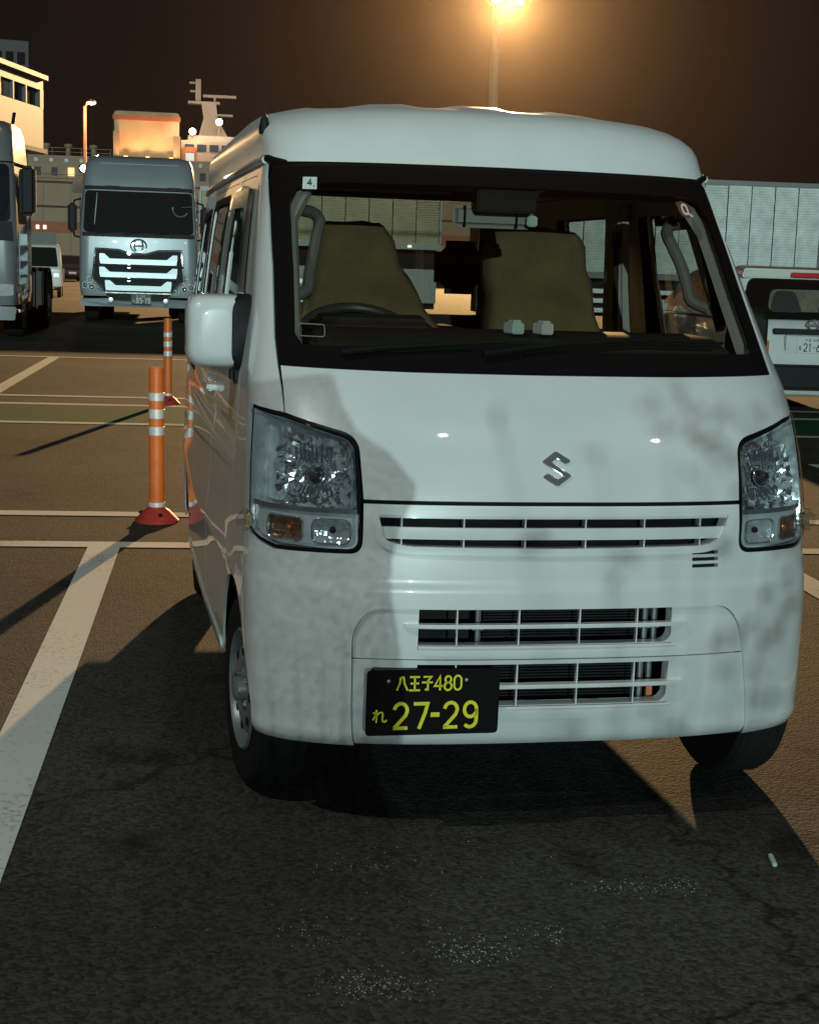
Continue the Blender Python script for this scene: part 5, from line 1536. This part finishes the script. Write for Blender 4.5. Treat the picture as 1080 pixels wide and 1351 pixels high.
for x, z, m, c, pw in ((9.75, 17.95, emit('warm flood lamp', (1, .82, .6), 45.0), (1, .8, .55), 700), (13.2, 19.3, LEDWHITE, (.85, .93, 1), 900)):
    b = MB(); b.lathe([(0, .3), (.28, .26), (.42, .05), (.42, 0), (0, 0)], 14, Matrix.Translation((x, 1.9, z)) @ Matrix.Rotation(R(100), 4, 'X')); b.build('flood_lamp', m, ferry)
    b = MB(); b.tube([(x, 2.0, z), (x, 3.4, z - .4), (x, 4.2, 17.0)], .10, 6); b.build('lamp_bracket', CREAM, ferry)
    ld = bpy.data.lights.new('deck_flood', 'POINT'); ld.energy = pw; ld.color = c; ld.shadow_soft_size = .4
    lo = bpy.data.objects.new('deck_flood', ld); col.objects.link(lo); lo.parent = ferry; lo.location = (x, .9, z)

# ================================================================== LAMPS
# tall mast behind the van: the warm key light of the whole lot
mx, my, mh = 26.05, 107.5, 20.0
mast = thing('light_mast', 'tall light mast with glaring warm lamps rising behind the van roof', 'street lamp', (mx, my, 0))
b = MB(); b.lathe([(.55, 0), (.52, .5), (.46, .6), (.28, mh - .4), (.28, mh + .4), (0, mh + .42)], 20); b.build('mast_pole', GALV, mast)
b = MB(); b.tube([(-.5, -.1, mh - .1), (1.8, -.1, mh - .1)], .07, 8); b.build('cross_arm', GALV, mast)
HEADS = [(-.25, -.35), (1.48, -.35)]
for x, y in HEADS:
    b = MB(); b.prism([(-.36, .18), (.36, .18), (.30, -.10), (-.30, -.10)], lambda p: Vector((x + p[0], y - .34, mh + .1 + p[1])), lambda p: Vector((x + p[0] * .8, y + .25, mh + .28 + p[1] * .7))); hd = b.build('lamp_head', GALV, mast, bevel=.03)
    b = MB(); b.prism(rrect(-.28, -.12, .28, .13, .08, 4), lambda p: Vector((x + p[0], y - .36, mh + .12 + p[1])), lambda p: Vector((x + p[0], y - .345, mh + .12 + p[1]))); b.build('lamp_glass', SODIUM, hd)
ld = bpy.data.lights.new('mast_lamp', 'SPOT'); ld.energy = 530000; ld.color = (1.0, .62, .27); ld.shadow_soft_size = .55; ld.spot_size = R(116); ld.spot_blend = .7
lo = bpy.data.objects.new('mast_lamp', ld); col.objects.link(lo); lo.parent = mast; lo.location = (.60, -1.0, mh - .05); lo.rotation_euler = Vector((-.12, -1, -.40)).to_track_quat('-Z', 'Y').to_euler()

lp = thing('lamp_post', 'slender orange-lit lamp post with one lamp arm left of the grey truck', 'street lamp', (-2.10, 69.8, 0))
b = MB(); b.lathe([(.14, 0), (.13, .4), (.10, .45), (.07, 8.1), (0, 8.12)], 14); b.build('post', POSTPAINT, lp)
b = MB(); b.tube([(0, 0, 8.0), (.10, -.2, 8.2), (.28, -.7, 8.28)], .045, 8); b.build('lamp_arm', POSTPAINT, lp)
b = MB(); b.lathe([(0, .14), (.16, .10), (.22, 0), (0, -.01)], 16, Matrix.Translation((.30, -.85, 8.20))); hd = b.build('lamp_head', POSTPAINT, lp)
b = MB(); b.lathe([(0, -.10), (.14, -.07), (.20, 0)], 16, Matrix.Translation((.30, -.85, 8.19))); b.build('lamp_glass', emit('lamp post glass', (1, .86, .62), 16.0), hd)
b = MB(); b.box((-.05, -.5, 5.30), (.40, .22, .34)); b.tube([(0, 0, 5.2), (0, -.45, 5.2)], .03, 6); fl = b.build('flood_lamp', BLACKPLASTIC, lp, bevel=.02)
b = MB(); b.lathe([(0, .02), (.12, .016), (.15, 0)], 18, Matrix.Translation((-.04, -.615, 5.31)) @ Matrix.Rotation(R(90), 4, 'X')); b.build('flood_glass', LEDWHITE, fl)
b = MB(); b.box((-.30, -.05, 4.55), (.5, .35, .6)); b.build('junction_box', GALV, lp, bevel=.03)
ld = bpy.data.lights.new('post_lamp', 'POINT'); ld.energy = 800; ld.color = (1.0, .55, .22); ld.shadow_soft_size = .25
lo = bpy.data.objects.new('post_lamp', ld); col.objects.link(lo); lo.parent = lp; lo.location = (.30, -.9, 7.9)

# lamp post behind the camera, mirrored as two small glints in the bonnet
bp2 = thing('lamp_post', 'tall twin-headed lamp post behind the camera', 'street lamp', (2.6, -5.6, 0))
b = MB(); b.lathe([(.10, 0), (.09, .4), (.06, 8.3), (0, 8.32)], 12); b.build('post', GALV, bp2)
b = MB(); b.tube([(-2.3, .2, 8.25), (0, 0, 8.3), (2.3, .2, 8.25)], .04, 6); b.build('lamp_arm', GALV, bp2)
for x in (-2.2, 2.2):
    b = MB(); b.box((x, .2, 8.22), (.42, .24, .10)); hd = b.build('lamp_head', GALV, bp2, bevel=.03)
    b = MB(); b.lathe([(0, -.05), (.09, -.04), (.12, 0)], 14, Matrix.Translation((x, .2, 8.165))); b.build('lamp_glass', emit('cool lamp glass', (.86, 1, .95), 14.0), hd)
    ld = bpy.data.lights.new('post_head', 'SPOT'); ld.energy = 120; ld.color = (.90, 1.0, .96); ld.shadow_soft_size = .12; ld.spot_size = R(130); ld.spot_blend = .8
    lo = bpy.data.objects.new('post_head', ld); col.objects.link(lo); lo.parent = bp2; lo.location = (x, .2, 8.08); lo.rotation_euler = Vector((-.1, .45, -1)).to_track_quat('-Z', 'Y').to_euler()

bp3 = thing('lamp_post', 'single-headed lamp post behind the camera on the left', 'street lamp', (-6.6, -3.2, 0))
b = MB(); b.lathe([(.10, 0), (.09, .4), (.06, 7.6), (0, 7.62)], 12); b.build('post', GALV, bp3)
b = MB(); b.tube([(0, 0, 7.5), (.5, .1, 7.62), (1.0, .2, 7.62)], .04, 6); b.build('lamp_arm', GALV, bp3)
b = MB(); b.box((1.1, .2, 7.60), (.44, .24, .10)); hd = b.build('lamp_head', GALV, bp3, bevel=.03)
b = MB(); b.lathe([(0, -.05), (.09, -.04), (.12, 0)], 14, Matrix.Translation((1.1, .2, 7.545))); b.build('lamp_glass', emit('cool lamp glass', (.86, 1, .95), 14.0), hd)
ld = bpy.data.lights.new('left_head', 'SPOT'); ld.energy = 720; ld.color = (.90, 1.0, .95); ld.shadow_soft_size = .12; ld.spot_size = R(140); ld.spot_blend = .8
lo = bpy.data.objects.new('left_head', ld); col.objects.link(lo); lo.parent = bp3; lo.location = (1.1, .2, 7.46); lo.rotation_euler = Vector((.8, .9, -.7)).to_track_quat('-Z', 'Y').to_euler()

# ================================================================== SMALL THINGS ON THE GROUND
b = MB(); b.box((0, 0, .006), (.011, .066, .010)); o = b.build('litter_scrap', GREENWHITE, None, bevel=.002)
o.location = (.503, -.225, 0); o.rotation_euler = (0, 0, R(-14)); tag(o, 'small pale scrap of litter lying on the asphalt at the lower right', 'litter')
gb = bmesh.new(); gr = random.Random(4)
def gpx(n_, cx, cy_, sx, sy):
    for _ in range(n_):
        x, y = cx + gr.gauss(0, sx), cy_ + gr.gauss(0, sy); r_ = gr.uniform(.0007, .0019)
        bmesh.ops.create_icosphere(gb, subdivisions=1, radius=r_, matrix=Matrix.Translation((x, y, r_ * .6)) @ Matrix.Diagonal((1, gr.uniform(.6, 1.4), .7, 1)))
GRIT = [(190, -.57, -.75, .055, .035), (120, -.345, -.61, .05, .035), (40, -.16, -.55, .04, .03), (90, .14, -.33, .07, .025), (40, -.66, -.50, .06, .05), (40, -.48, -.13, .10, .06), (40, -.3, -.4, .3, .2)]
for g in GRIT: gpx(*g)
me = bpy.data.meshes.new('grit'); gb.to_mesh(me); gb.free()
tag(link('grit', me, mat('pale grit', (.55, .55, .53), .6)), kind='stuff')

# ================================================================== FOLIAGE BEHIND THE CAMERA (unseen; added leaf screen shades the left, shrub dapples the right)
def tree(loc, label, h, spread, nl, seed, crown_z, leaf=.10):
    rn = random.Random(seed)
    t = thing('roadside_tree', label, 'tree', loc, 0, 'trees behind the camera')
    b = MB(); tips = []
    b.tube([(0, 0, 0), (.03, .02, h * .35), (-.02, .04, h * .7), (.02, 0, h)], [.13, .10, .07, .03], 8)
    for i in range(22):
        z = h * rn.uniform(.30, .98); a = rn.uniform(0, 2 * math.pi); l_ = spread * rn.uniform(.5, 1.0) * (1.15 - z / h * .5)
        p0_ = Vector((0, 0, z)); p1 = p0_ + Vector((math.cos(a) * l_ * .5, math.sin(a) * l_ * .5, l_ * .30)); p2 = p0_ + Vector((math.cos(a) * l_, math.sin(a) * l_, l_ * rn.uniform(.3, .7)))
        b.tube([p0_, p1, p2], [.035, .022, .008], 5); tips += [p1, p2, (p1 + p2) / 2]
        for _ in range(3):
            q = p1.lerp(p2, rn.uniform(0, 1)); e = q + Vector((rn.gauss(0, .3), rn.gauss(0, .3), rn.gauss(.15, .25))); b.tube([q, e], [.010, .004], 4); tips.append(e)
    b.build('trunk', BARK, t)
    vs, fs = [], []
    for i in range(nl):
        c = rn.choice(tips) + Vector((rn.gauss(0, .16), rn.gauss(0, .16), rn.gauss(0, .14)))
        if c.z < crown_z: c.z = crown_z + rn.random() * .3
        u = Vector((rn.gauss(0, 1), rn.gauss(0, 1), rn.gauss(0, .6))).normalized() * leaf * rn.uniform(.6, 1.3); w = u.orthogonal().normalized() * leaf * .35
        k = len(vs); vs += [c - u * .5, c + w, c + u * .5, c - w]; fs.append((k, k + 1, k + 2, k + 3))
    me = bpy.data.meshes.new('crown'); me.from_pydata(vs, [], fs)
    link('crown', me, LEAFMAT, t)
    return t
def back(x, z, dist): return Vector((x, 0, z)) - sdir * dist      # point `dist` back along the light from (x, 0, z)

def shrub(name, label, blobs, dist, n, leaf, seed, group):
    """leaf cloud on thin stems; blobs (x, z, r) are where its shade falls on the plane y = 0"""
    rn = random.Random(seed)
    base = back(sum(b_[0] for b_ in blobs) / len(blobs), 0, dist)
    t = thing(name, label, 'shrub', (base.x, base.y, 0), 0, group)
    b = MB(); vs, fs = [], []
    tot = sum(b_[2] ** 2 for b_ in blobs)
    for x, z, r_ in blobs:
        c = back(x, z, dist) - Vector((base.x, base.y, 0))
        if c.z < .1: continue
        b.tube([(0, 0, 0), (c.x * .3, rn.uniform(-.1, .1), c.z * .5), (c.x, c.y, c.z)], [.005, .004, .002], 5)
        for _ in range(int(n * r_ * r_ / tot)):
            while True:
                d_ = Vector((rn.uniform(-1, 1), rn.uniform(-1, 1), rn.uniform(-1, 1)))
                if d_.length < 1: break
            q = c + d_ * r_
            u = Vector((rn.gauss(0, 1), rn.gauss(0, 1), rn.gauss(0, 1))).normalized() * leaf * rn.uniform(.6, 1.4); w = u.orthogonal().normalized() * leaf * .30
            k = len(vs); vs += [q - u * .5, q + w, q + u * .5, q - w]; fs.append((k, k + 1, k + 2, k + 3))
    b.build('trunk', BARK, t)
    me = bpy.data.meshes.new('crown'); me.from_pydata(vs, [], fs); link('crown', me, LEAFMAT, t)
    return t
def leaf_screen(name, label, poly, dist, n, leaf, seed, group):  # added unseen screen, cut to the shade wanted on the van
    """fine even screen of small leaves; poly (x, z) is the outline of its shade on the plane y = 0"""
    rn = random.Random(seed)
    base = back(sum(p[0] for p in poly) / len(poly), 0, dist)
    t = thing(name, label, 'shrub', (base.x, base.y, 0), 0, group)
    xs, zs = [p[0] for p in poly], [p[1] for p in poly]
    b = MB(); vs, fs = [], []
    for k in range(9):
        c = back(min(xs) + (max(xs) - min(xs)) * (k + .5) / 9 * .9, .5, dist) - Vector((base.x, base.y, 0)); b.tube([(c.x * .4, 0, 0), (c.x, rn.uniform(-.1, .1), max(.2, c.z))], [.006, .002], 4)
    step = math.sqrt((max(xs) - min(xs)) * (max(zs) - min(zs)) / n)
    g = [(x, z) for x in np.arange(min(xs), max(xs), step) for z in np.arange(min(zs), max(zs), step)]
    g = np.array([(x + rn.uniform(-.5, .5) * step, z + rn.uniform(-.5, .5) * step) for x, z in g])
    for x, z in g[inpoly(g, poly)]:
        q = back(float(x), float(z), dist + rn.uniform(-.22, .22)) - Vector((base.x, base.y, 0))
        if q.z < .01: continue
        u = Vector((rn.gauss(0, 1), rn.gauss(0, .5), rn.gauss(0, 1))).normalized() * leaf * rn.uniform(.7, 1.3); w = u.cross(Vector((rn.gauss(0, .4), 1, rn.gauss(0, .4)))).normalized() * leaf * .32
        k = len(vs); vs += [q - u * .5, q + w, q + u * .5, q - w]; fs.append((k, k + 1, k + 2, k + 3))
    b.build('trunk', BARK, t)
    me = bpy.data.meshes.new('crown'); me.from_pydata(vs, [], fs); link('crown', me, LEAFMAT, t)
    return t
leaf_screen('shade_foliage', 'added leaf screen behind the camera, shaped to shade the left of the van', [(-1.0, 1.150), (-.72, 1.165), (-.556, 1.180), (-.535, 1.098), (-.500, 1.027), (-.424, .974), (-.362, .896), (-.362, .867), (-.397, .802), (-.418, .709), (-.417, .624), (-.401, .543), (-.385, .447), (-.375, .20), (-.40, -.30), (-1.0, -.30)], 4.75, 62000, .0066, 3, 'shrubs behind the camera')
rn = random.Random(21)
cl = [(.38, 1.02, .13), (.52, .96, .10), (.62, 1.06, .09), (.28, 1.12, .08), (.50, .52, .12), (.60, .60, .10), (.58, .36, .08), (.15, .66, .07), (.10, .98, .05), (-.05, .76, .06), (.66, .74, .08), (.30, .30, .07), (.05, .30, .05), (-.15, 1.05, .06), (.45, .72, .05)]
shrub('shade_foliage', 'thin sparsely leaved shrub behind the camera to the right', cl, 16.0, 120, .055, 5, 'shrubs behind the camera')

# ================================================================== HAZE: thin night air that the lamps light up
b = MB(); b.span((-905, -125, -1), (905, 1205, 34.5)); hz = b.build('haze', None, None, smooth=False)
hm = bpy.data.materials.new('thin haze'); hm.use_nodes = True
n_, l_ = hm.node_tree.nodes, hm.node_tree.links
n_.clear()
pv = n_.new('ShaderNodeVolumePrincipled')
pv.inputs['Color'].default_value = (1.0, .78, .58, 1); pv.inputs['Density'].default_value = 3.6e-5; pv.inputs['Anisotropy'].default_value = .92
ho = n_.new('ShaderNodeOutputMaterial'); l_.new(pv.outputs[0], ho.inputs['Volume'])
hz.data.materials.append(hm); tag(hz, kind='stuff')
